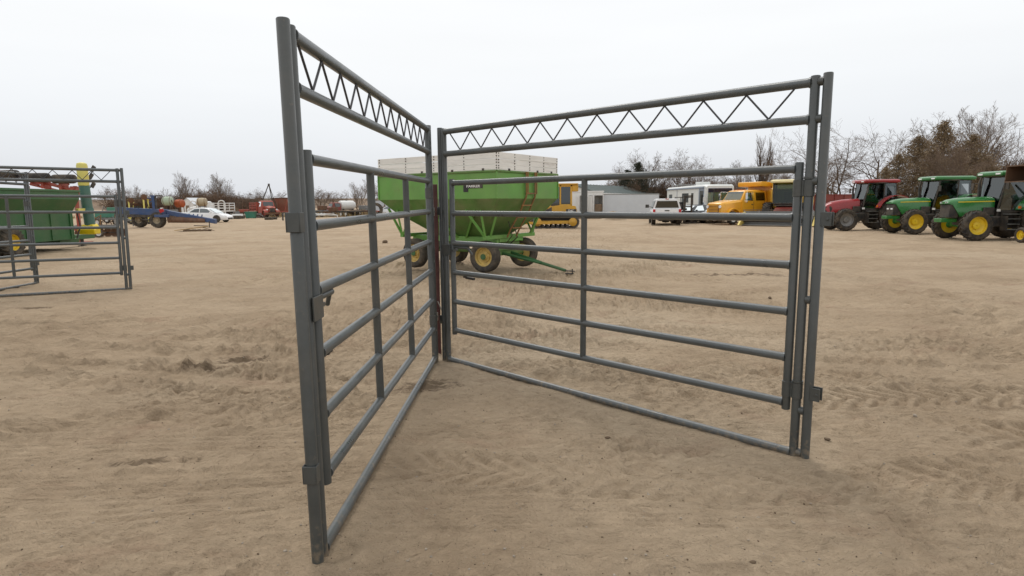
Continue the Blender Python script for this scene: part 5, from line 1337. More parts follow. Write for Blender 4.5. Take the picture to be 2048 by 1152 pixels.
# ------------------------------------------------------------------ left side: grain cart and implements
def grain_cart():
    t = thing('grain_cart', 'big green grain cart with folded teal auger and yellow wheel rim', 'grain cart', (-17.95, 20.0, 0), R(94))
    prof = [(1.15, 0.42), (1.15, 1.48), (1.46, 1.95), (1.46, 2.27)]
    def ring(x, ins):
        P = [(x, -(w - ins), z) for w, z in prof]
        return P + [(x, w - ins, z) for w, z in prof[::-1]]
    MB().loft([ring(-3.5, 0.25), ring(-3.2, 0), ring(3.9, 0), ring(4.05, 0.10)]).build('hopper', M_jd_d, t, angle=20)
    for sy in (-1, 1):
        MB().b2(-3.3, 3.98, sy * 1.47 - 0.03, sy * 1.47 + 0.03, 2.22, 2.30).build('top_lip', M_jd_d, t, bevel=0.01)
        for x in (-2.6, -1.3, 0.0, 1.3, 2.6, 3.7): MB().b2(x - .03, x + .03, sy * 1.165 - .02, sy * 1.165 + .02, 0.45, 1.46).build('side_rib', M_jd_d, t)
        wheel(t, (0.0, sy * 1.46, 0.52), 0.52, 0.42, 0.26, sy, M_tyre_old, M_rim_y, 'ag', 'ag')
    MB().b2(-0.1, 0.1, -1.4, 1.4, 0.42, 0.62).build('axle', M_dark, t, bevel=.01)
    MB().b2(3.9, 6.9, -0.16, 0.16, 0.30, 0.50).b2(3.4, 4.6, -0.9, 0.9, 0.26, 0.42).build('drawbar', M_jd_d, t, bevel=.02)
    MB().b2(6.2, 6.28, -0.05, 0.05, 0.0, 0.30).b2(6.14, 6.34, -0.12, 0.12, 0.0, 0.03).build('jack_stand', M_dark, t)
    MB().b2(6.9, 7.2, -0.05, 0.05, 0.33, 0.47).build('hitch', M_dark, t)
    ax, ay = 4.75, -1.20
    au = MB().tube((ax + 0.12, ay, 0.72), (ax - 0.02, ay, 2.55), 0.19, n=18).tube((ax + 0.02, ay, 1.42), (ax + 0.04, ay - 0.0, 1.60), 0.225, n=18).build('auger_tube', M_teal, t)
    MB().lathe([(0.185, 2.5), (0.195, 2.52), (0.195, 3.28), (0.17, 3.37), (0.08, 3.41)], (ax - 0.03, ay, 0), 'z', 18).build('auger_spout', M_ypale, au)
    MB().tube((ax + 0.36, ay + .1, 0.9), (ax + 0.30, ay + .1, 2.0), 0.12, n=14).build('side_tube', M_grey, au)
    MB().loft([[(ax - 0.15, ay - .30, 0.56), (ax + 0.40, ay - .22, 0.56), (ax + 0.40, ay + .22, 0.56), (ax - 0.15, ay + .30, 0.56)], [(ax - 0.22, ay - .34, 0.74), (ax + 0.36, ay - .26, 0.80), (ax + 0.36, ay + .26, 0.80), (ax - 0.22, ay + .34, 0.74)], [(ax - 0.05, ay - .20, 0.96), (ax + 0.34, ay - .16, 0.98), (ax + 0.34, ay + .16, 0.98), (ax - 0.05, ay + .20, 0.96)]]).build('auger_boot', M_ybright, t, bevel=.03)
    MB().b2(ax - 0.62, ax + 0.3, ay - .05, ay + .05, 1.50, 1.60).build('clamp_arm', M_ypale, t, bevel=.01)
    MB().path([(ax + .25, ay, 0.6), (ax + .7, ay + .3, 0.62), (ax + .95, ay + .4, 1.1)], 0.03, 6).build('hydraulic_hose', M_dark, t)
    MB().b2(ax - 0.55, ax - 0.2, -0.6, 0.6, 0.5, 0.9).build('gearbox', M_dark, t, bevel=.02)
    MB().path([(3.95, -1.2, 0.45), (4.15, -1.25, 0.9), (4.1, -1.2, 1.5)], 0.03, 6).build('ladder_rail', M_dark, t)
grain_cart()

def red_toolbar():
    t = thing('folded_cultivator', 'red folded cultivator with black rubber rollers behind the green grain cart', 'implement', (-20.5, 28.6, 0), 0)
    o = Vector((-20.5, 28.6, 0))
    A, B = at(40, 352, 28.6) - o, at(168, 386, 28.6) - o
    MB().tube(A, B, 0.075, n=4).build('main_beam', M_redold, t)
    A2, B2 = at(60, 368, 28.9) - o, at(160, 392, 28.9) - o
    MB().tube(A2, B2, 0.06, n=4).build('lower_beam', M_redold, t)
    for px, py in ((70, 360), (92, 368), (128, 376), (150, 382)):
        c = at(px, py, 28.7) - o
        MB().box((c.x, c.y, c.z), (0.12, 0.5, 0.42)).build('hanger', M_redold, t, bevel=.01)
    for px, py, L in ((72, 356, 1.2), (128, 359, 1.05), (15, 350, 1.0)):
        c = at(px, py, 28.4) - o
        MB().lathe([(0.10, -L / 2), (0.19, -L / 2 + .04), (0.21, -L / 2 + .12), (0.21, L / 2 - .12), (0.19, L / 2 - .04), (0.10, L / 2)], (c.x, c.y, c.z + 0.02), 'x', 18).build('roller', M_tyre, t)
        MB().tube((c.x, c.y, c.z), (c.x, c.y + .3, c.z - 0.22), 0.03, n=6).build('roller_arm', M_redold, t)
    for px, py in ((186, 337), (182, 352), (176, 362), (186, 370)):
        c = at(px, py, 28.6) - o
        MB().box((c.x, c.y, c.z), (0.16, 0.05, 0.26), (0, R(35), 0)).build('sweep', M_dark, t)
        MB().tube(tuple(c), tuple(B), 0.022, n=5).build('shank', M_dark, t)
    for px in (55, 150):
        c = at(px, 372, 28.7) - o
        MB().b2(c.x - .06, c.x + .06, c.y - .06, c.y + .06, 0, c.z).build('stand', M_redold, t)
        MB().b2(c.x - .35, c.x + .35, c.y - .35, c.y + .35, 0.0, .05).build('foot', M_redold, t)
    MB().b2(A.x, B.x, 0.25, 0.40, 0.55, 0.70).build('lower_frame', M_redold, t)
red_toolbar()

def disc_harrow():
    t = thing('disc_harrow', 'rusty grey disc harrow standing beyond the auger of the grain cart', 'implement', (-22.6, 33.5, 0), R(195))
    t.scale = (.8, .8, .8)
    for y in (-0.6, 0.6): MB().b2(-1.4, 1.5, y - .05, y + .05, 0.72, 0.84).build('frame_beam', M_grey, t)
    for x in (-1.3, 0, 1.3): MB().b2(x - .05, x + .05, -.55, .55, 0.73, 0.83).build('cross_beam', M_grey, t)
    for k in range(7):
        x = -1.3 + k * .42
        MB().lathe([(0.02, -0.05), (0.18, -0.03), (0.29, 0.02), (0.295, 0.03), (0.18, -0.02), (0.02, -0.04)], (x, -0.55 + 0.02 * k, 0.29), 'y', 18).build('disc', M_rust, t)
        MB().path([(x, -0.5, 0.3), (x + .05, -0.35, 0.55), (x, -.6, 0.75)], .03, 6).build('shank', M_rust, t)
    MB().tube((-1.5, -.5, .29), (1.5, -.5, .29), .03, n=6).build('gang_shaft', M_dark, t)
    MB().path([(-.2, 0, .8), (-.3, 0, 1.5), (.7, 0, .85)], .05, 6).build('mast', M_rustbrown, t)
    MB().path([(1.45, -.5, .78), (2.6, 0, .45), (1.45, .5, .78)], .05, 6).b2(2.5, 2.58, -.05, .05, 0, .45).build('hitch', M_grey, t)
    for sy in (-1, 1): wheel(t, (-.4, sy * .95, .3), .3, .2, .16, sy, M_tyre_old, M_whited, 'road', 'truck')
    MB().tube((-.4, -.9, .3), (-.4, .9, .3), .04, n=6).build('axle', M_dark, t)
disc_harrow()

def blue_plough():
    o = Vector((-26.6, 47.2, 0))
    t = thing('plough', 'blue plough with two fat tyres and a row of rusty mouldboards', 'plough', o, 0)
    P = lambda px, py, Y=47.2: at(px, py, Y) - o
    # main sloping beam
    a, b, c = P(236, 421), P(335, 425), P(432, 443)
    def beam(p, q, w, h, nm, mat=M_blue):
        MB().hexa([(p.x, p.y - w, p.z - h), (q.x, q.y - w, q.z - h), (q.x, q.y + w, q.z - h), (p.x, p.y + w, p.z - h), (p.x, p.y - w, p.z + h), (q.x, q.y - w, q.z + h), (q.x, q.y + w, q.z + h), (p.x, p.y + w, p.z + h)]).build(nm, mat, t, bevel=.015)
    beam(a, b, 0.22, 0.24, 'main_beam'); beam(b + Vector((0.01, 0, 0)), c, 0.18, 0.17, 'front_beam')
    beam(P(310, 432, 46.6), P(338, 432, 46.6), .12, .10, 'wheel_bracket')
    beam(P(238, 432), P(305, 432), .30, .09, 'under_frame', M_dark)
    # mast with top link
    m = P(310, 430)
    MB().b2(m.x - .10, m.x + .10, m.y - .12, m.y + .12, m.z - .2, 2.36).b2(m.x - .2, m.x + .16, m.y - .12, m.y + .12, 2.36, 2.48).build('mast', M_blue, t, bevel=.01)
    MB().tube(P(310, 398), P(292, 396), .045, n=6).tube(P(308, 400), P(298, 405), .04, n=6).build('top_link', M_blue, t)
    MB().b2(P(271, 0).x, P(290, 0).x, -.1, .1, 2.40, 2.48).b2(P(276, 0).x - .04, P(276, 0).x + .04, -.08, .08, 1.2, 2.4).build('gantry', M_dark, t)
    # coulter discs carried high
    for px, py, tilt in ((262, 401, 15), (271, 409, 60), (288, 394, 5)):
        q = P(px, py, 46.8)
        d = MB().lathe([(0.02, -.015), (0.21, -.01), (0.215, 0), (0.21, .01), (0.02, .015)], (0, 0, 0), 'y', 20).build('coulter', M_rust, t, loc=q)
        d.rotation_euler = (R(tilt), 0, R(20))
        MB().tube((q.x, q.y + .03, q.z), (q.x + .1, .05, 1.3), .03, n=6).build('coulter_arm', M_dark, t)
    # wheels
    for px, py, Y in ((317, 456, 46.94), (281, 455, 48.4)):
        q = gp(px, py) - o
        wheel(t, (q.x, q.y, .60), .60, .46, .27, -1, M_tyre_old, M_btank, 'ag', 'ag')
        MB().b2(q.x - .08, q.x + .08, q.y, q.y + .5, .5, 1.05).build('wheel_leg', M_blue, t)
    MB().tube((gp(317, 456) - o).xy.to_3d() + Vector((0, 0, .6)), (gp(281, 455) - o).xy.to_3d() + Vector((0, 0, .6)), .06, n=8).build('axle', M_dark, t)
    # mouldboards: curved rusty plates in a row under the beam
    for k in range(8):
        px = 340 + k * 8.7
        top, bot = P(px, 432 + k * 0.6, 46.9), P(px + 2, 445, 46.9)
        rows = []
        for j in range(6):
            f = j / 5
            z = top.z + (bot.z - top.z) * f - .02
            bow = .16 * math.sin(f * PI * .8)
            x0 = top.x + .05 * f
            rows.append([(x0 - .22, -.25 - bow, z), (x0 + .26, -.12 - bow, z), (x0 + .26, -.09 - bow, z), (x0 - .22, -.22 - bow, z)])
        MB().loft(rows).build('mouldboard', M_rust, t, angle=50)
        MB().tube((top.x, -.15, top.z), (top.x, 0, top.z + .25), .05, n=6).build('shank', M_blue, t)
    # front stand
    q = P(421, 443)
    MB().tube((q.x, q.y - .2, .5), (q.x, q.y - .2, .0), .035, n=6).tube((q.x, q.y - .2, .12), (q.x - 1.2, q.y - .2, .16), .03, n=6).build('stand', M_dark, t)
    q = P(325, 425, 46.7)
    MB().box((q.x, q.y - .12, q.z + .15), (.34, .03, .28), (0, R(-25), 0)).build('warning_sign', M_redlens, t)
    MB().box((q.x + .02, q.y - .10, q.z + .32), (.16, .12, .10)).build('lamp', M_whited, t)
blue_plough()

# lumber and pallet on the sand
p = gp(390, 463)
t = thing('lumber_stack', 'fresh lumber boards lying across an old broken pallet', 'lumber', (p.x, p.y, 0), R(12))
for k in range(5):
    o = MB().box((0, 0, 0), (1.75, .14, .035)).build('board', M_plank, t, loc=(-.25 + .03 * k, -.32 + k * .155, .20 + .012 * (k % 2)))
    o.rotation_euler = (0, R(-7), R(3 + k))
for y in (-.4, 0, .4): MB().b2(-.6, .9, y - .04, y + .04, 0.0, .10).build('runner', M_oldwood, t)
for k in range(5): MB().b2(-.55 + k * .33, -.40 + k * .33, -.5, .5, .10, .125).build('slat', M_oldwood, t)
MB().box((.85, 0, .14), (.7, .1, .03), (0, R(18), 0)).build('loose_slat', M_oldwood, t)

# ------------------------------------------------------------------ junk line on the left horizon
def tank(label, px, py, Y, L, r, mat, yaw=0.0):
    c = at(px, py, Y)
    t = thing('fuel_tank', label, 'tank', (c.x, Y, 0), yaw, 'old tanks on stands in the junk line')
    MB().lathe([(0.05, -L / 2), (r * .7, -L / 2 + .04), (r * .95, -L / 2 + .14), (r, -L / 2 + .22), (r, L / 2 - .22), (r * .95, L / 2 - .14), (r * .7, L / 2 - .04), (.05, L / 2)], (0, 0, c.z), 'x', 24).build('drum', mat, t)
    for x in (-L * .3, L * .3):
        for y in (-r * .7, r * .7): MB().tube((x, y, 0), (x * .95, y * .8, c.z - r * .55), .045, n=6).build('leg', M_rust, t)
        MB().lathe([(r + .01, -.03), (r + .01, .03)], (x, 0, c.z), 'x', 24, False, False).build('band', M_rust, t)
    MB().lathe([(.12, 0), (.12, .08)], (0, 0, c.z + r - .02), 'z', 10).build('filler_cap', mat, t)
tank('mint green fuel tank on a stand behind the blue plough', 335.5, 402, 78, 1.25, .55, M_mint, R(8))
tank('rusty orange fuel tank on a stand between two paler tanks', 359, 407, 79, 1.25, .50, M_otank, R(-15))
tank('beige rusted fuel tank on a stand above the white sedan', 404, 404, 80, 1.25, .52, M_btank, R(12))

def old_truck(name, label, loc, yaw, cabm, bed=None, tankm=None, scale=1.0, white_cage=False):
    t = thing(name, label, 'truck', loc, yaw)
    t.scale = (scale,) * 3
    def cr_(x, w0, w1, zb, z1): return [(x, -w0, .65), (x, -w0, zb), (x, -w1, z1 - .1), (x, -w1 + .15, z1), (x, w1 - .15, z1), (x, w1, z1 - .1), (x, w0, zb), (x, w0, .65)]
    MB().loft([cr_(1.0, .85, .82, 1.45, 1.55), cr_(.75, .88, .72, 1.5, 2.15), cr_(.55, .9, .74, 1.5, 2.25), cr_(-.35, .9, .74, 1.5, 2.25), cr_(-.55, .88, .72, 1.5, 2.15)]).build('cab', cabm, t, angle=40)
    MB().quad((1.0, -.66, 1.55), (1.0, .66, 1.55), (.79, .62, 2.08), (.79, -.62, 2.08), .015).build('windscreen', M_glass_d, t, smooth=False)
    for sy in (-1, 1):
        MB().add([(.6, sy * .905, 1.5), (-.4, sy * .905, 1.5), (-.4, sy * .77, 2.1), (.5, sy * .77, 2.1)], [(0, 1, 2, 3)]).build('door_window', M_glass_d, t, smooth=False)
    MB().loft([[(2.35, -.35, .8), (2.35, -.4, 1.3), (2.35, 0, 1.38), (2.35, .4, 1.3), (2.35, .35, .8)], [(1.6, -.48, .75), (1.6, -.55, 1.42), (1.6, 0, 1.55), (1.6, .55, 1.42), (1.6, .48, .75)], [(1.0, -.58, .7), (1.0, -.62, 1.45), (1.0, 0, 1.60), (1.0, .62, 1.45), (1.0, .58, .7)]]).build('hood', cabm, t, angle=50)
    MB().b2(2.34, 2.40, -.34, .34, .8, 1.25).build('grille', M_dark, t)
    for sy in (-1, 1):
        arc = [(1.75 + .58 * math.cos(R(a)), .45 + .58 * math.sin(R(a))) for a in range(0, 181, 20)]
        MB().loft([[(x, sy * .50, z), (x, sy * 1.0, z - .03), (x, sy * 1.0, z + .04), (x, sy * .50, z + .10)] for x, z in arc]).build('fender', cabm, t, angle=50)
        MB().lathe([(.10, 0), (.09, .05)], (2.25, sy * .62, 1.08), 'x', 12).build('headlight', M_lamp, t)
        wheel(t, (1.75, sy * .80, .44), .44, .24, .24, sy, M_tyre_old, M_redold, 'road', 'truck')
        wheel(t, (-2.4, sy * .85, .44), .44, .36, .24, sy, M_tyre_old, M_redold, 'road', 'truck')
        MB().b2(-3.4, 2.3, sy * .36 - .05, sy * .36 + .05, .6, .8).build('frame_rail', M_dark, t)
    MB().b2(2.40, 2.52, -.95, .95, .5, .72).build('bumper', M_whited if white_cage else M_rust, t)
    if bed is not None:
        MB().b2(-3.5, -.65, -1.1, 1.1, .82, .95).build('bed', bed, t)
        for x in (-3.45, -2.75, -2.05, -1.35, -.7):
            for sy in (-1, 1): MB().b2(x - .04, x + .04, sy * 1.05 - .04, sy * 1.05 + .04, .95, 1.95).build('stake', bed, t)
        for z in (1.25, 1.6, 1.92):
            for sy in (-1, 1): MB().b2(-3.5, -.65, sy * 1.06 - .02, sy * 1.06 + .02, z, z + .1).build('side_board', bed, t)
        MB().b2(-.70, -.64, -1.05, 1.05, .95, 2.05).build('headboard', bed, t)
    if tankm is not None:
        MB().lathe([(.1, -3.5), (.6, -3.45), (.78, -3.2), (.80, -3.0), (.80, -1.0), (.78, -.8), (.6, -.68), (.1, -.64)], (0, 0, 1.75), 'x', 24).build('tank', tankm, t)
        for x in (-2.9, -1.2): MB().b2(x - .1, x + .1, -.6, .6, .8, 1.15).build('cradle', M_dark, t)
        MB().lathe([(.16, 0), (.16, .15)], (-2.0, 0, 2.5), 'z', 10).build('hatch', M_dark, t)
    return t
p = gp(556, 437)
old_truck('old_truck', 'faded red old truck beside the tall pole hoist', (-32.6, 82.0, 0), R(-50), M_redold, bed=M_redold)
p = at(655, 410, 92)
old_truck('tank_truck', 'old maroon truck carrying a white tank near the flatbed trailer', (p.x + 1.2, 92, 0), R(222), M_maroon_w, tankm=M_whited, scale=.88)
p = at(412, 410, 86)
old_truck('stake_truck', 'white stake-bed truck hulk behind the white sedan', (p.x, 86, 0), R(186), M_whited, bed=M_whited, white_cage=True)

# cage-like white hoops at either end of the hulk
for px, lab in ((386, 'white pipe hoop standing left of the beige tank'), (443, 'tall white pipe hoop right of the white truck hulk')):
    c = at(px, 410, 80)
    t = thing('pipe_hoop', lab, 'hoop', (c.x, 80, 0), R(10))
    MB().path([(-.42, 0, 0), (-.42, 0, 1.9), (-.30, 0, 2.2), (0, 0, 2.3), (.30, 0, 2.2), (.42, 0, 1.9), (.42, 0, 0)], .07, 8).build('hoop', M_whited, t)
    for z in (.8, 1.3): MB().tube((-.40, 0, z), (.40, 0, z), .05, n=6).build('crossbar', M_whited, t)

# pole hoist: A-frame
a1, a2, ap = at(524, 404, 90), at(545, 404, 90), at(537.5, 368, 90)
t = thing('pole_hoist', 'tall thin A-frame pole hoist above the red truck', 'hoist', (ap.x, 90, 0), 0)
for q in (a1, a2):
    d = (q - ap); f = -ap.z / d.z
    e = ap + d * f
    MB().tube((0, 0, ap.z), (e.x - ap.x, e.y - 90, 0), .07, n=8).build('pole', M_dark, t)
MB().tube((0, 0, ap.z), (.6, 1.8, 0), .05, n=8).build('back_stay', M_dark, t)
MB().box((0, 0, ap.z - .15), (.25, .15, .4)).build('sheave', M_dark, t)

# small gabled shed and broken roof
def small_shed(label, px, py, Y, w, d, h, rise, wallm, roofm, yaw):
    c = at(px, py, Y)
    t = thing('small_shed', label, 'shed', (c.x, Y, 0), yaw)
    MB().b2(-w / 2, w / 2, -d / 2, d / 2, 0, h).build('wall', wallm, t)
    for sx in (-1, 1):
        MB().hexa([(sx * (w / 2 + .15), -d / 2 - .1, h - .1), (0, -d / 2 - .1, h + rise), (0, d / 2 + .1, h + rise), (sx * (w / 2 + .15), d / 2 + .1, h - .1), (sx * (w / 2 + .15), -d / 2 - .1, h - .02), (0, -d / 2 - .1, h + rise + .08), (0, d / 2 + .1, h + rise + .08), (sx * (w / 2 + .15), d / 2 + .1, h - .02)]).build('roof', roofm, t, smooth=False)
    for sy in (-1, 1): MB().prism([(-w / 2, h - .02), (w / 2, h - .02), (0, h + rise)], sy * d / 2 - .02, sy * d / 2 + .02, 'xz').build('gable', wallm, t, smooth=False)
    MB().b2(-.35, .35, -d / 2 - .03, -d / 2 - .001, 0, 1.0 if h < 1.5 else 1.7).build('door', M_oldwood, t)
small_shed('small dark brown gabled shed behind the white truck hulk', 466, 418, 92, 1.7, 1.6, 1.0, .75, M_oldwood, M_oldwood, R(25))
small_shed('small pale grey gabled shed behind the orange tank', 386, 400, 96, 2.6, 2.2, 1.9, .9, M_whited, M_trailer, R(-20))

# red boxcar
c = at(590, 410, 104)
t = thing('boxcar', 'long red boxcar body on the ground below the ridge', 'boxcar', (c.x - 0.4, 104, 0), R(2))
MB().b2(-2.9, 2.9, -1.3, 1.3, .25, 2.75).build('body', M_brickred, t, bevel=.03)
for k in range(12): MB().b2(-2.8 + k * .5, -2.72 + k * .5, -1.33, -1.3, .3, 2.7).build('rib', M_brickred, t)
MB().b2(-.7, .7, -1.36, -1.33, .3, 2.6).build('sliding_door', M_brickred, t)
MB().b2(-3.0, 3.0, -1.38, 1.38, 2.75, 2.85).build('roof', M_rust, t)
for x in (-2.4, 2.4): MB().b2(x - .2, x + .2, -1.2, 1.2, 0, .25).build('skid', M_oldwood, t)

# flatbed trailers
def flatbed(label, px, py, Y, L, W, z, yaw, mat, deckm):
    c = at(px, py, Y)
    t = thing('flatbed_trailer', label, 'trailer', (c.x, Y, 0), yaw)
    n = 7
    for k in range(n): MB().b2(-L / 2, L / 2, -W / 2 + k * W / n + .01, -W / 2 + (k + 1) * W / n - .01, z, z + .06).build('deck_plank', deckm, t)
    for sy in (-1, 1): MB().b2(-L / 2, L / 2, sy * W / 2 - .04, sy * W / 2 + .04, z - .16, z - .002).build('side_rail', mat, t)
    MB().path([(L / 2, -W / 2, z - .08), (L / 2 + 1.3, 0, z - .15), (L / 2, W / 2, z - .08)], .05, 6).b2(L / 2 + 1.2, L / 2 + 1.28, -.05, .05, 0, z - .1).build('tongue', mat, t)
    for x in (-.42, .42):
        for sy in (-1, 1): wheel(t, (x - L * .1, sy * (W / 2 + .14), .36), .36, .22, .19, sy, M_tyre_old, M_whited, 'road', 'truck')
        MB().tube((x - L * .1, -W / 2 - .1, .36), (x - L * .1, W / 2 + .1, .36), .04, n=6).build('axle', M_dark, t)
    return t
flatbed('brown flatbed trailer in front of the maroon tank truck', 704, 425, 86, 4.6, 2.2, .78, R(-25), M_dark, M_oldwood)
flatbed('white low flatbed trailer lying among the junk', 634, 428, 82, 3.4, 1.9, .42, R(-12), M_whited, M_whited)

# dumpster, tyres, barrels, posts
c = gp(513, 436)
t = thing('scrap_bin', 'green metal scrap bin in the junk line', 'bin', (c.x, 79, 0), R(5))
MB().hexa([(-.5, -.4, .04), (.5, -.4, .04), (.5, .4, .04), (-.5, .4, .04), (-.62, -.5, .80), (.62, -.5, .80), (.62, .5, .72), (-.62, .5, .72)]).build('body', M_dgreen, t, bevel=.02)
MB().b2(-.66, .66, -.54, .54, .80, .86).build('lid', M_dgreen, t, bevel=.01)
for x in (-.45, .45): MB().b2(x - .06, x + .06, -.35, .35, 0, .05).build('skid', M_dark, t)
def loose_tyre(label, px, py, Y, r, w, flat=True, yaw=0, mat=M_tyre_old):
    c = at(px, py, Y)
    o = link_mesh('tyre', tyre_mesh(r, w, r * .55, 'road', 0), None, (c.x, Y, w / 2 if flat else r), (PI / 2 if flat else 0, 0, yaw))
    if not o.data.materials: o.data.materials.append(mat)
    return tag(o, label, 'tyre')
loose_tyre('black tyre lying flat on the sand in front of the red truck', 538, 440, 70, .52, .30)
loose_tyre('black tyre lying flat next to another one before the red truck', 547, 440, 71.5, .46, .28)
loose_tyre('big tractor tyre standing beside the white trailer', 752, 418, 84, .95, .5, False, R(25))
loose_tyre('black tyre lying flat between the white sedan and the green bin', 474, 436, 76, .55, .42)
loose_tyre('black tyre stacked near the green bin', 482, 436, 77.5, .50, .36)
t = thing('barrel', 'dark steel barrel left of the green bin', 'barrel', (gp(500, 435).x, 80.5, 0))
MB().lathe([(.29, 0), (.29, .28), (.30, .30), (.29, .32), (.29, .58), (.30, .60), (.29, .62), (.29, .88), (.27, .885)], (0, 0, 0), 'z', 18).build('drum', M_grey, t)
MB().lathe([(.27, .885), (.05, .886)], (0, 0, 0), 'z', 18).build('lid', M_dark, t)
c = gp(566, 441)
t = thing('gate_post', 'short dark post standing alone on the sand by the red truck', 'post', (c.x, c.y, 0))
MB().lathe([(.09, -.05), (.09, .82), (.06, .86)], (0, 0, 0), 'z', 10).build('shaft', M_dark, t)
MB().b2(-.12, .12, -.12, .12, .60, .66).build('collar', M_dark, t)
p = at(762, 405, 96)
box_trailer('white_box_trailer', 'small white box trailer left of the green wagon in the distance', p.x + .3, 96, R(5), 2.6, 2.0, .5, 2.2, M_trailer)
p = at(783, 418, 88)
sedan('pale_car', 'small white car beyond the green wagon and the white box trailer', (p.x, 88, 0), R(160), M_white)
# scattered scrap: individually built bits
rs = random.Random(11)
SCRAP = [('rusty_plate', M_rust, 'rusty bent plate', 'plate'), ('scrap_board', M_oldwood, 'weathered board', 'board'), ('loose_sheet', M_whited, 'white loose sheet', 'sheet'), ('dark_pipe', M_dark, 'dark pipe', 'pipe')]
SPOT = ['by the green bin', 'before the red truck', 'beside the white sedan nose', 'behind the loose tyres', 'left of the white flatbed', 'near the brown flatbed', 'under the pole hoist', 'beside the dark barrel']
PX = [512, 545, 466, 478, 612, 668, 530, 496]
for i, (sp_, px) in enumerate(zip(SPOT, PX)):
    for j, (nm, mt, lb, ct) in enumerate(SCRAP):
        if (i + j) % 2: continue
        Y = 79 + rs.random() * 8
        c = at(px + rs.uniform(-9, 9), 420, Y)
        if ct == 'pipe': o = MB().tube((-.8, 0, .07), (.8, .1, .35), .06, n=8).build(nm, mt)
        elif ct == 'board': o = MB().box((0, 0, .30), (1.9, .22, .05), (0, R(15), 0)).box((.1, .1, .1), (1.5, .2, .06)).build(nm, mt)
        elif ct == 'plate': o = MB().prism([(-.7, .0), (-.5, .25), (.1, .42), (.6, .2), (.7, .0), (.6, .0), (.1, .36), (-.5, .2), (-.65, .0)], -.35, .35, 'xz').build(nm, mt)
        else: o = MB().box((0, 0, .30), (1.3, .05, .62), (R(-35), 0, 0)).box((0, .2, .05), (1.2, .4, .05)).build(nm, mt)
        o.location = (c.x, Y, 0.0); o.rotation_euler = (0, 0, rs.uniform(-.6, .6))
        tag(o, f'{lb} {sp_}', ct)
# pale yellow loader behind the blue plough
p = at(282, 415, 58)
t = thing('yellow_loader', 'old yellow wheel loader behind the mast of the blue plough', 'loader', (p.x, 58, 0), R(12))
MB().b2(-.9, 1.2, -.6, .6, .7, 1.35).build('body', M_ypale, t, bevel=.05)
for x in (-.8, .45):
    for y in (-.55, .55): MB().b2(x - .05, x + .05, y - .05, y + .05, 1.35, 2.35).build('cab_post', M_ypale, t)
MB().b2(-.95, .6, -.7, .7, 2.35, 2.45).build('roof', M_dark, t, bevel=.02)
MB().box((-.3, 0, 1.5), (.5, .5, .25)).build('seat', M_seat, t)
for x in (-.6, .9):
    for sy in (-1, 1): wheel(t, (x, sy * .75, .5), .5, .32, .26, sy, M_tyre_old, M_ypale, 'ag', 'ag')

# more worn machinery along the junk line, each its own
def scrap_machine(seed, label, px, Y, mat, yaw):
    r_ = random.Random(seed)
    c = at(px, 420, Y)
    t = thing('old_implement', label, 'implement', (c.x, Y, 0), yaw)
    L = r_.uniform(1.8, 3.2); z = r_.uniform(.5, .85)
    for y in (-.55, .55): MB().b2(-L / 2, L / 2, y - .06, y + .06, z - .07, z + .07).build('beam', mat, t)
    for k in range(3): MB().b2(-L / 2 + k * L / 2 - .05, -L / 2 + k * L / 2 + .05, -.49, .49, z - .06, z + .06).build('crossbar', mat, t)
    for k in range(r_.randint(4, 7)):
        x = -L / 2 + .15 + k * (L - .3) / 6
        MB().path([(x, r_.choice((-.5, .5)), z), (x - .12, 0.1, z * .55), (x + .08, 0, .02)], .035, 5).build('tine', M_rust, t)
    for sy in (-1, 1): wheel(t, (r_.uniform(-.4, .4), sy * .85, .36), .36, .22, .18, sy, M_tyre_old, M_whited, 'road', 'truck')
    MB().tube((0, -.85, .36), (0, .85, .36), .04, n=6).build('axle', M_dark, t)
    h = r_.uniform(.9, 1.9)
    MB().path([(-.3, -.3, z), (-.1, 0, z + h), (.6, .2, z)], .05, 6).build('mast', mat, t)
    if r_.random() < .6: MB().b2(-.7, .5, -.4, .4, z + .1, z + .1 + r_.uniform(.35, .7)).build('hopper_box', r_.choice((M_redold, M_grey, M_rust, M_dgreen)), t, bevel=.04)
    MB().path([(L / 2, -.5, z), (L / 2 + 1.1, 0, .4), (L / 2, .5, z)], .045, 6).b2(L / 2 + 1.0, L / 2 + 1.08, -.04, .04, 0, .4).build('hitch', mat, t)
for i, (px, Y, mt, lb) in enumerate(((452, 90, M_grey, 'grey old implement behind the nose of the white sedan'), (489, 88, M_rust, 'rusty old implement left of the green bin'), (576, 88, M_redold, 'faded red old implement right of the red truck'), (612, 90, M_dark, 'black old implement left of the white flatbed'),
        (646, 88, M_grey, 'grey old implement below the maroon tank truck'), (668, 86, M_rust, 'rusty old implement left of the brown flatbed'), (728, 92, M_dark, 'black old implement right of the brown flatbed'), (742, 87, M_redold, 'faded red old implement by the big standing tyre'),
        (232, 60, M_rust, 'rusty old implement left of the blue plough'), (346, 74, M_dark, 'black old implement under the mint tank'), (210, 52, M_grey, 'grey old implement beyond the rusty disc harrow'), (770, 92, M_rust, 'rusty old implement below the white box trailer'))):
    scrap_machine(100 + i, lb, px, Y, mt, R(-30 + 47 * i % 90))

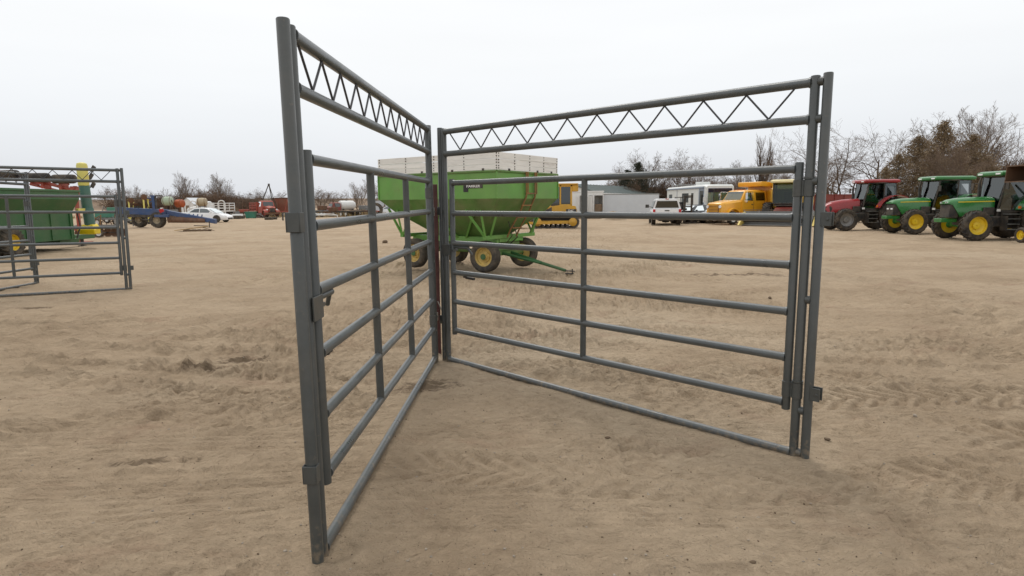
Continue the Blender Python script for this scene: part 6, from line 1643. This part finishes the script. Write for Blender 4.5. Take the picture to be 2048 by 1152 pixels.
# ------------------------------------------------------------------ trees
def seg_mesh(name, segs, n):
    P0 = np.array([s[0] for s in segs]); P1 = np.array([s[1] for s in segs])
    r0 = np.array([s[2] for s in segs])[:, None]; r1 = np.array([s[3] for s in segs])[:, None]
    d = P1 - P0; d /= np.linalg.norm(d, axis=1, keepdims=True) + 1e-9
    a = np.where(np.abs(d[:, 2:3]) < 0.9, np.array([[0, 0, 1.0]]), np.array([[1.0, 0, 0]]))
    u = np.cross(d, a); u /= np.linalg.norm(u, axis=1, keepdims=True); w = np.cross(d, u)
    V = []
    for P, r in ((P0, r0), (P1, r1)):
        for k in range(n):
            t = 2 * PI * k / n
            V.append(P + (u * math.cos(t) + w * math.sin(t)) * r)
    V = np.stack(V, 1)                       # (N, 2n, 3)
    N = len(segs); base = (np.arange(N) * 2 * n)[:, None]
    Q = []
    for k in range(n):
        k2 = (k + 1) % n
        Q.append(np.concatenate([base + k, base + k2, base + n + k2, base + n + k], 1))
    Q = np.stack(Q, 1).reshape(-1, 4)
    me = np_mesh(name, V.reshape(-1, 3), Q)
    me.shade_smooth()
    return me
def grow(seed, height, stems=1, levels=4, kids=(6, 6, 5, 4), ang=(35, 40, 42, 45), ratio=(0.62, 0.6, 0.55, 0.5), up=0.12, trunk_r=None, stem_spread=12, droop=0.0, wig=0.13, start=0.3):
    rng = random.Random(seed)
    thick, thin = [], []
    r_base = trunk_r or height * 0.022
    def branch(p, d, L, r, lev):
        n = max(2, int(5 - lev * 0.8))
        pts = [(p.copy(), r)]
        q, dd = p.copy(), d.copy()
        for i in range(n):
            dd = (dd + Vector((rng.gauss(0, wig), rng.gauss(0, wig), rng.gauss(0, wig) + up * (0.6 if lev else 0.3) - droop * (lev == 1) * i / n))).normalized()
            q = q + dd * (L / n)
            rr = r * (1 - 0.72 * (i + 1) / n)
            (thick if lev <= 1 else thin).append((tuple(pts[-1][0]), tuple(q), pts[-1][1], max(rr, 0.0062)))
            pts.append((q.copy(), max(rr, 0.0062)))
        if lev >= levels: return
        k = kids[min(lev, len(kids) - 1)]
        s0 = start if lev == 0 else 0.2
        for j in range(k):
            f = s0 + (1 - s0) * (j + rng.random()) / k
            x = f * n; i = min(int(x), n - 1)
            pos = pts[i][0].lerp(pts[i + 1][0], x - i)
            rr = pts[i][1] + (pts[i + 1][1] - pts[i][1]) * (x - i)
            ax = (pts[i + 1][0] - pts[i][0]).normalized()
            perp = ax.cross(Vector((rng.gauss(0, 1), rng.gauss(0, 1), rng.gauss(0, 1)))).normalized()
            a = R(ang[min(lev, len(ang) - 1)] * rng.uniform(0.7, 1.3))
            nd = (ax * math.cos(a) + perp * math.sin(a)).normalized()
            branch(pos, nd, L * ratio[min(lev, len(ratio) - 1)] * rng.uniform(0.7, 1.15) * (1.15 - 0.45 * f), max(rr * 0.62, 0.0055), lev + 1)
    for s in range(stems):
        a = 2 * PI * s / stems + rng.random()
        sp = R(stem_spread * rng.uniform(0.5, 1.4)) if stems > 1 else R(rng.uniform(0, 5))
        d = Vector((math.cos(a) * math.sin(sp), math.sin(a) * math.sin(sp), math.cos(sp)))
        branch(Vector((math.cos(a) * 0.12 * (stems > 1), math.sin(a) * 0.12 * (stems > 1), -0.05)), d, height * 0.62 * rng.uniform(0.85, 1.1), r_base * (1 if stems == 1 else 0.7), 0)
    return thick, thin
PROTO = {}
def proto(key, mt_trunk, mt_twig, **kw):
    th, tn = grow(**kw)
    a = seg_mesh('trunk', th, 6); a.materials.append(mt_trunk)
    b = seg_mesh('crown', tn, 3); b.materials.append(mt_twig)
    zt = max(max(s[1][2] for s in tn), 0.1)
    PROTO[key] = (a, b, zt)
proto('broad', M_bark, M_twig, seed=3, height=10, stems=3, levels=4, kids=(8, 8, 6, 5), ang=(40, 45, 42, 40), up=0.06, stem_spread=22, start=0.3)
proto('round', M_bark, M_twig, seed=8, height=10, stems=1, levels=4, kids=(11, 8, 6, 5), ang=(48, 45, 42, 40), up=0.10, start=0.22)
proto('tall', M_bark_p, M_twig, seed=15, height=10, stems=2, levels=4, kids=(11, 7, 5, 5), ang=(26, 32, 36, 38), up=0.22, stem_spread=7, start=0.18)
proto('poplar', M_bark, M_twig, seed=21, height=10, stems=2, levels=3, kids=(18, 8, 5), ang=(17, 20, 24), ratio=(0.42, 0.5, 0.5), up=0.35, stem_spread=3, start=0.06, wig=0.09)
proto('arch', M_bark, M_twig, seed=34, height=10, stems=3, levels=4, kids=(7, 9, 6, 5), ang=(55, 48, 42, 40), ratio=(0.8, 0.62, 0.55, 0.5), up=0.05, stem_spread=26, droop=0.2, wig=0.12)
proto('thicket', M_twig_r, M_twig_r, seed=40, height=4, stems=14, levels=3, kids=(8, 7, 4), ang=(28, 34, 38), up=0.16, stem_spread=28, trunk_r=0.045, start=0.1)
proto('bush', M_bark, M_twig_r, seed=44, height=3.2, stems=10, levels=3, kids=(8, 7, 5), ang=(34, 40, 40), up=0.12, stem_spread=36, trunk_r=0.04, start=0.08)
def tree(key, label, px, py_top, Y, width=None, yaw=None, cat='tree', group=None, name='bare_tree'):
    a, b, zt = PROTO[key]
    top = at(px, py_top, Y)
    s = top.z / zt
    t = thing(name, label, cat, (top.x, Y, 0), (px * 0.37) % 6.28 if yaw is None else yaw, group)
    t.scale = (s * (width or 1), s * (width or 1), s)
    link_mesh('trunk', a, t); link_mesh('crown', b, t)
    return t
GL, GRT = 'bare trees behind the junk line', 'bare trees behind the parked machines'
LT = {361: 'tall bare tree with upright limbs above the orange tank', 428: 'tall bare tree with upright limbs above the white truck hulk', 512: 'low leaning bare tree left of the pole hoist', 714: 'bare upright tree directly right of the white tank of the maroon truck',
      752: 'bare tree right beside the left end of the green wagon', 640: 'spreading bare tree above the maroon tank truck cab', 215: 'bare tree just right of the teal auger', 262: 'thin bare tree above the coulter discs of the blue plough'}
L1 = 'bare grey winter tree rising from the brush behind the junk line'
for px, py, Y, k, w in ((361, 338, 108, 'tall', 1.0), (428, 340, 112, 'tall', 1.2), (262, 362, 120, 'tall', 0.9), (300, 378, 118, 'round', 1.1), (245, 372, 125, 'round', 1.0),
                        (460, 372, 110, 'broad', 1.2), (512, 374, 104, 'arch', 1.1), (640, 372, 120, 'broad', 1.3), (668, 380, 150, 'round', 1.2),
                        (714, 357, 106, 'tall', 1.3), (752, 352, 112, 'tall', 1.2), (215, 368, 120, 'broad', 1.2), (392, 372, 118, 'round', 1.2), (568, 380, 160, 'round', 1.3), (600, 384, 165, 'broad', 1.3), (690, 383, 170, 'round', 1.2)):
    tree(k, LT.get(px, L1), px, py, Y, w, group=GL)
L2_ = 'brown leafless thicket in the brush behind the junk line'
rs = random.Random(8)
for i in range(26):
    px = 232 + i * 11.5 + rs.uniform(-4, 4)
    py = 391 + rs.uniform(-9, 8) - (10 if 320 < px < 450 else 0)
    tree('thicket' if i % 3 else 'bush', L2_, px, py, 98 + rs.uniform(0, 16), rs.uniform(1.2, 1.8), yaw=rs.uniform(0, 6), cat='thicket', group='thickets behind the junk line', name='thicket')
# right side
tree('round', 'bare tree with twiggy round crown behind the pale trailers', 1286, 296, 92, 1.1, group=GRT)
tree('broad', 'bare tree with thick forked trunk behind the motorhome', 1372, 294, 84, 1.0, group=GRT)
tree('round', 'pale twiggy bare tree behind the pale trailer and the evergreen', 1252, 322, 98, 1.2, group=GRT)
tree('tall', 'slim bare tree between the motorhome and the tall poplar', 1492, 308, 100, 1.2, group=GRT)
tree('poplar', 'tall narrow leafless poplar above the yellow truck', 1528, 264, 96, 0.85, name='poplar_tree', group=GRT)
tree('arch', 'low spreading bare tree right of the motorhome roof', 1436, 338, 80, 1.3, group=GRT)
tree('round', 'bare tree right of the leafless poplar behind the combine', 1590, 338, 92, 1.3, group=GRT)
tree('broad', 'small bare tree between the poplar and the gate posts', 1556, 330, 102, 1.0, group=GRT)
tree('arch', 'large spreading bare tree behind the red tractor', 1738, 232, 64, 1.15, yaw=2.2, group=GRT)
tree('round', 'thin bare tree left of the brown cedar clump', 1672, 300, 78, 1.0, group=GRT)
tree('tall', 'tallest bare tree behind the cedar clump', 1952, 192, 72, 1.15, group=GRT)
tree('round', 'bare tree rising behind the middle of the cedar clump', 1850, 226, 74, 1.2, group=GRT)
tree('round', 'bare tree at the right end of the cedar clump', 2010, 272, 70, 1.1, group=GRT)
tree('broad', 'pale-limbed bare tree standing in front of the cedar clump', 1905, 262, 52, 0.8, group=GRT)
for i in range(24):
    px = 1236 + i * 17 + rs.uniform(-6, 6)
    py = (352 if px < 1460 else 366) + rs.uniform(-10, 14)
    tree('thicket' if i % 2 else 'bush', 'brown leafless thicket behind the motorhome and the trucks', px, py, 84 + rs.uniform(0, 14), rs.uniform(1.1, 1.6), yaw=rs.uniform(0, 6), cat='thicket', group='thickets behind the motorhome', name='thicket')
for i in range(9):
    px = 1945 + i * 14
    tree('thicket', 'brown leafless thicket right of the cedar clump', px, 300 + rs.uniform(-15, 18), 62 + rs.uniform(0, 6), rs.uniform(.9, 1.3), yaw=rs.uniform(0, 6), cat='thicket', group='thickets right of the cedars', name='thicket')

# cedars: sprays of foliage on short boughs
def cedar_mesh(seed, H, Rb, nb=140, ns=120):
    rng = np.random.default_rng(seed)
    V, Q = [], []
    segs = [((0, 0, 0), (0.05, 0.02, H * .5), H * .022, H * .014), ((0.05, 0.02, H * .5), (0, 0, H * .95), H * .014, 0.01)]
    for b in range(nb):
        f = (b + rng.random()) / nb
        z0 = H * (0.03 + 0.93 * f)
        rad = Rb * (1 - f) ** 0.75 * (0.40 + 0.75 * rng.random()) + 0.12
        a = rng.random() * 2 * PI
        rise = rng.uniform(0.15, 0.55) * rad
        end = np.array([math.cos(a) * rad, math.sin(a) * rad, z0 + rise]); st = np.array([0, 0, z0])
        segs.append((tuple(st), tuple(end), 0.03, 0.008))
        k = int(ns * (0.4 + 0.6 * (rad / Rb)))
        t = 1 - rng.random(k) ** 1.6 * 0.85
        c = st + (end - st) * t[:, None] + rng.normal(0, 0.13 + 0.09 * rad, (k, 3)) * np.array([1, 1, .75])
        L = rng.uniform(0.06, 0.17, k)[:, None]; W = L * rng.uniform(0.22, 0.45, k)[:, None]
        d = (end - st) / np.linalg.norm(end - st) + rng.normal(0, 0.55, (k, 3)) + np.array([0, 0, .25]); d /= np.linalg.norm(d, axis=1, keepdims=True)
        n = rng.normal(0, 1, (k, 3)); s = np.cross(d, n); s /= np.linalg.norm(s, axis=1, keepdims=True)
        q = np.stack([c - d * L * .5, c + s * W, c + d * L * .6, c - s * W], 1)
        V.append(q.reshape(-1, 3))
    V = np.concatenate(V); Q = np.arange(len(V)).reshape(-1, 4)
    return seg_mesh('trunk', segs, 5), np_mesh('crown', V, Q)
CED = []
for sd in (1, 2, 3):
    a, b = cedar_mesh(sd, 8.0, 2.6 + .3 * sd)
    a.materials.append(M_bark); b.materials.append(M_cedar)
    CED.append((a, b))
dk = CED[1][1].copy(); dk.materials.clear(); dk.materials.append(M_cedar_d)
def cedar(label, px, py, Y, w, k, mesh=None, group=None):
    top = at(px, py, Y); s = top.z / 8.3
    t = thing('cedar_tree', label, 'tree', (top.x, Y, 0), px * .7 % 6.28, group)
    t.scale = (s * w, s * w, s)
    link_mesh('trunk', CED[k][0], t); link_mesh('crown', mesh or CED[k][1], t)
CL = {1892: 'tallest winter-brown cedar of the clump behind the green tractors', 1772: 'short winter-brown cedar directly behind the red tractor cab', 1976: 'winter-brown cedar behind the raised brown bucket', 1840: 'winter-brown cedar behind the hood of the green tractor next to the red one'}
LC = 'winter-brown cedar in the clump behind the green tractors'
for px, py, Y, w, k in ((1892, 230, 60, 1.0, 0), (1840, 262, 58, 1.1, 1), (1948, 258, 60, 1.0, 2), (1800, 300, 56, 1.1, 2), (1772, 330, 55, 1.1, 0), (1868, 290, 55, 1.2, 1), (1925, 300, 56, 1.2, 0), (1976, 305, 58, 1.0, 1)):
    cedar(CL.get(px, LC), px, py, Y, w, k, group='cedars behind the green tractors')
cedar('dark evergreen among the bare trees behind the pale trailers', 1277, 318, 86, 1.0, 1, dk)
cedar('low dark evergreen left of the other one behind the trailers', 1256, 334, 88, 1.2, 1, dk)
cedar('small dark cedar at the left foot of the brown cedar clump', 1752, 352, 57, 1.0, 1, dk)

# thin mast far right
c = at(2040, 258, 150)
t = thing('radio_mast', 'very thin radio mast beyond the trees right of the cedars', 'mast', (c.x, 150, 0))
MB().lathe([(.12, 0), (.05, c.z)], (0, 0, 0), 'z', 6).build('pole', M_grey, t)
MB().b2(-.3, .3, -.3, .3, 0, .2).build('base', M_grey, t)

# dry grass among the junk and under the trees
rng = np.random.default_rng(77)
V = []
def tufts(n, x0, x1, y0, y1, h0, h1):
    x = rng.uniform(x0, x1, n); y = rng.uniform(y0, y1, n)
    keep = vnoise(x * .25, y * .25, 500) > -0.08
    x, y = x[keep], y[keep]; n = len(x)
    h = rng.uniform(h0, h1, n); a = rng.uniform(0, 2 * PI, n); w = rng.uniform(.02, .06, n) * (h / .3) ** .5
    lx, ly = rng.normal(0, .35, n) * h, rng.normal(0, .35, n) * h
    b0 = np.stack([x - np.cos(a) * w, y - np.sin(a) * w, 0 * x - .02], 1); b1 = np.stack([x + np.cos(a) * w, y + np.sin(a) * w, 0 * x - .02], 1)
    tp = np.stack([x + lx, y + ly, h], 1)
    V.append(np.stack([b0, b1, tp], 1).reshape(-1, 3))
tufts(42000, -75, -12, 84, 125, .15, .65)
tufts(26000, -2, 90, 88, 112, .15, .7)
tufts(16000, 30, 62, 46, 70, .12, .5)
V = np.concatenate(V)
gr = link_mesh('dry_grass', np_mesh('dry_grass', V, np.arange(len(V)).reshape(-1, 3)))
gr.data.materials.append(M_straw)
tag(gr, 'dry straw-coloured grass growing along the far edge of the yard', 'grass', kind='stuff')

# ------------------------------------------------------------------ small stones and clods on the sand
def stone_mesh(seed, sub=2):
    bm = bmesh.new(); bmesh.ops.create_icosphere(bm, subdivisions=sub, radius=1)
    r_ = random.Random(seed); ph = [r_.uniform(0, 6) for _ in range(6)]
    for v in bm.verts:
        c = v.co
        k = 1 + .22 * math.sin(c.x * 2.6 + ph[0]) * math.cos(c.y * 2.2 + ph[1]) + .15 * math.sin(c.z * 4 + ph[2]) + r_.uniform(-.06, .06)
        v.co = Vector((c.x * k, c.y * k * .8, c.z * k * .6))
    me = bpy.data.meshes.new('stone'); bm.to_mesh(me); bm.free(); me.shade_smooth()
    return me
ST = [stone_mesh(k, 2) for k in range(4)]
for m_ in ST: m_.materials.append(M_stone)
LS = [(1505, 1138, .015, 'single grey-brown pebble lying alone at the front of the sand', M_clod), (1830, 838, .018, 'pale flat stone lying on the sand right of the tall gate post', M_stone), (1655, 878, .020, 'dark splintered clod beside the foot of the right gate post', M_clod), (1215, 880, .017, 'dark clod on the sand inside the corner of the panels', M_clod),
      (1540, 600, .035, 'dark clod on the sand seen between gate rails', M_clod), (770, 487, .13, 'brown dirt clod left of the green wagon', M_clod), (85, 652, .05, 'dark clod left of the gate panels near a grey panel foot', M_clod)]
for i, (px, py, r, lb, mt) in enumerate(LS):
    c = gp(px, py)
    o = link_mesh('stone' if mt is M_stone else 'clod', ST[i % 4], None, (c.x, c.y, gz(c.x, c.y) + r * .35), (0, 0, i * 1.1), (r, r, r))
    o.material_slots[0].link = 'OBJECT'; o.material_slots[0].material = mt
    tag(o, lb, 'stone' if mt is M_stone else 'clod')
# gravel-size bits: countless
rng = np.random.default_rng(3)
ico = bmesh.new(); bmesh.ops.create_icosphere(ico, subdivisions=1, radius=1)
iv = np.array([v.co[:] for v in ico.verts]); itri = np.array([[v.index for v in f.verts] for f in ico.faces]); ico.free()
def bits(name, n, mat, rmin, rmax, label, seed):
    rg = np.random.default_rng(seed)
    d = 2.3 + 12 * rg.random(n) ** 1.8; a = rg.uniform(-.80, .80, n)
    x, y = d * np.tan(a) * .9, d
    z = ground_h(x, y)
    r = rmin + (rmax - rmin) * rg.random(n) ** 3
    sc = rg.uniform(.6, 1.3, (n, 1, 3)) * np.array([1, 1, .7])
    P = iv[None] * sc * (1 + rg.uniform(-.2, .2, (n, len(iv), 1))) * r[:, None, None] + np.stack([x, y, z + r * .25], 1)[:, None, :]
    Q = (itri[None] + (np.arange(n) * len(iv))[:, None, None]).reshape(-1, 3)
    o = link_mesh(name, np_mesh(name, P.reshape(-1, 3), Q)); o.data.materials.append(mat)
    tag(o, label, name, kind='stuff')
bits('gravel', 1600, M_stone, .0025, .009, 'small pale gravel bits strewn over the sand', 1)
bits('crumbs', 1300, M_clod, .0025, .007, 'small dark soil crumbs strewn over the sand', 2)
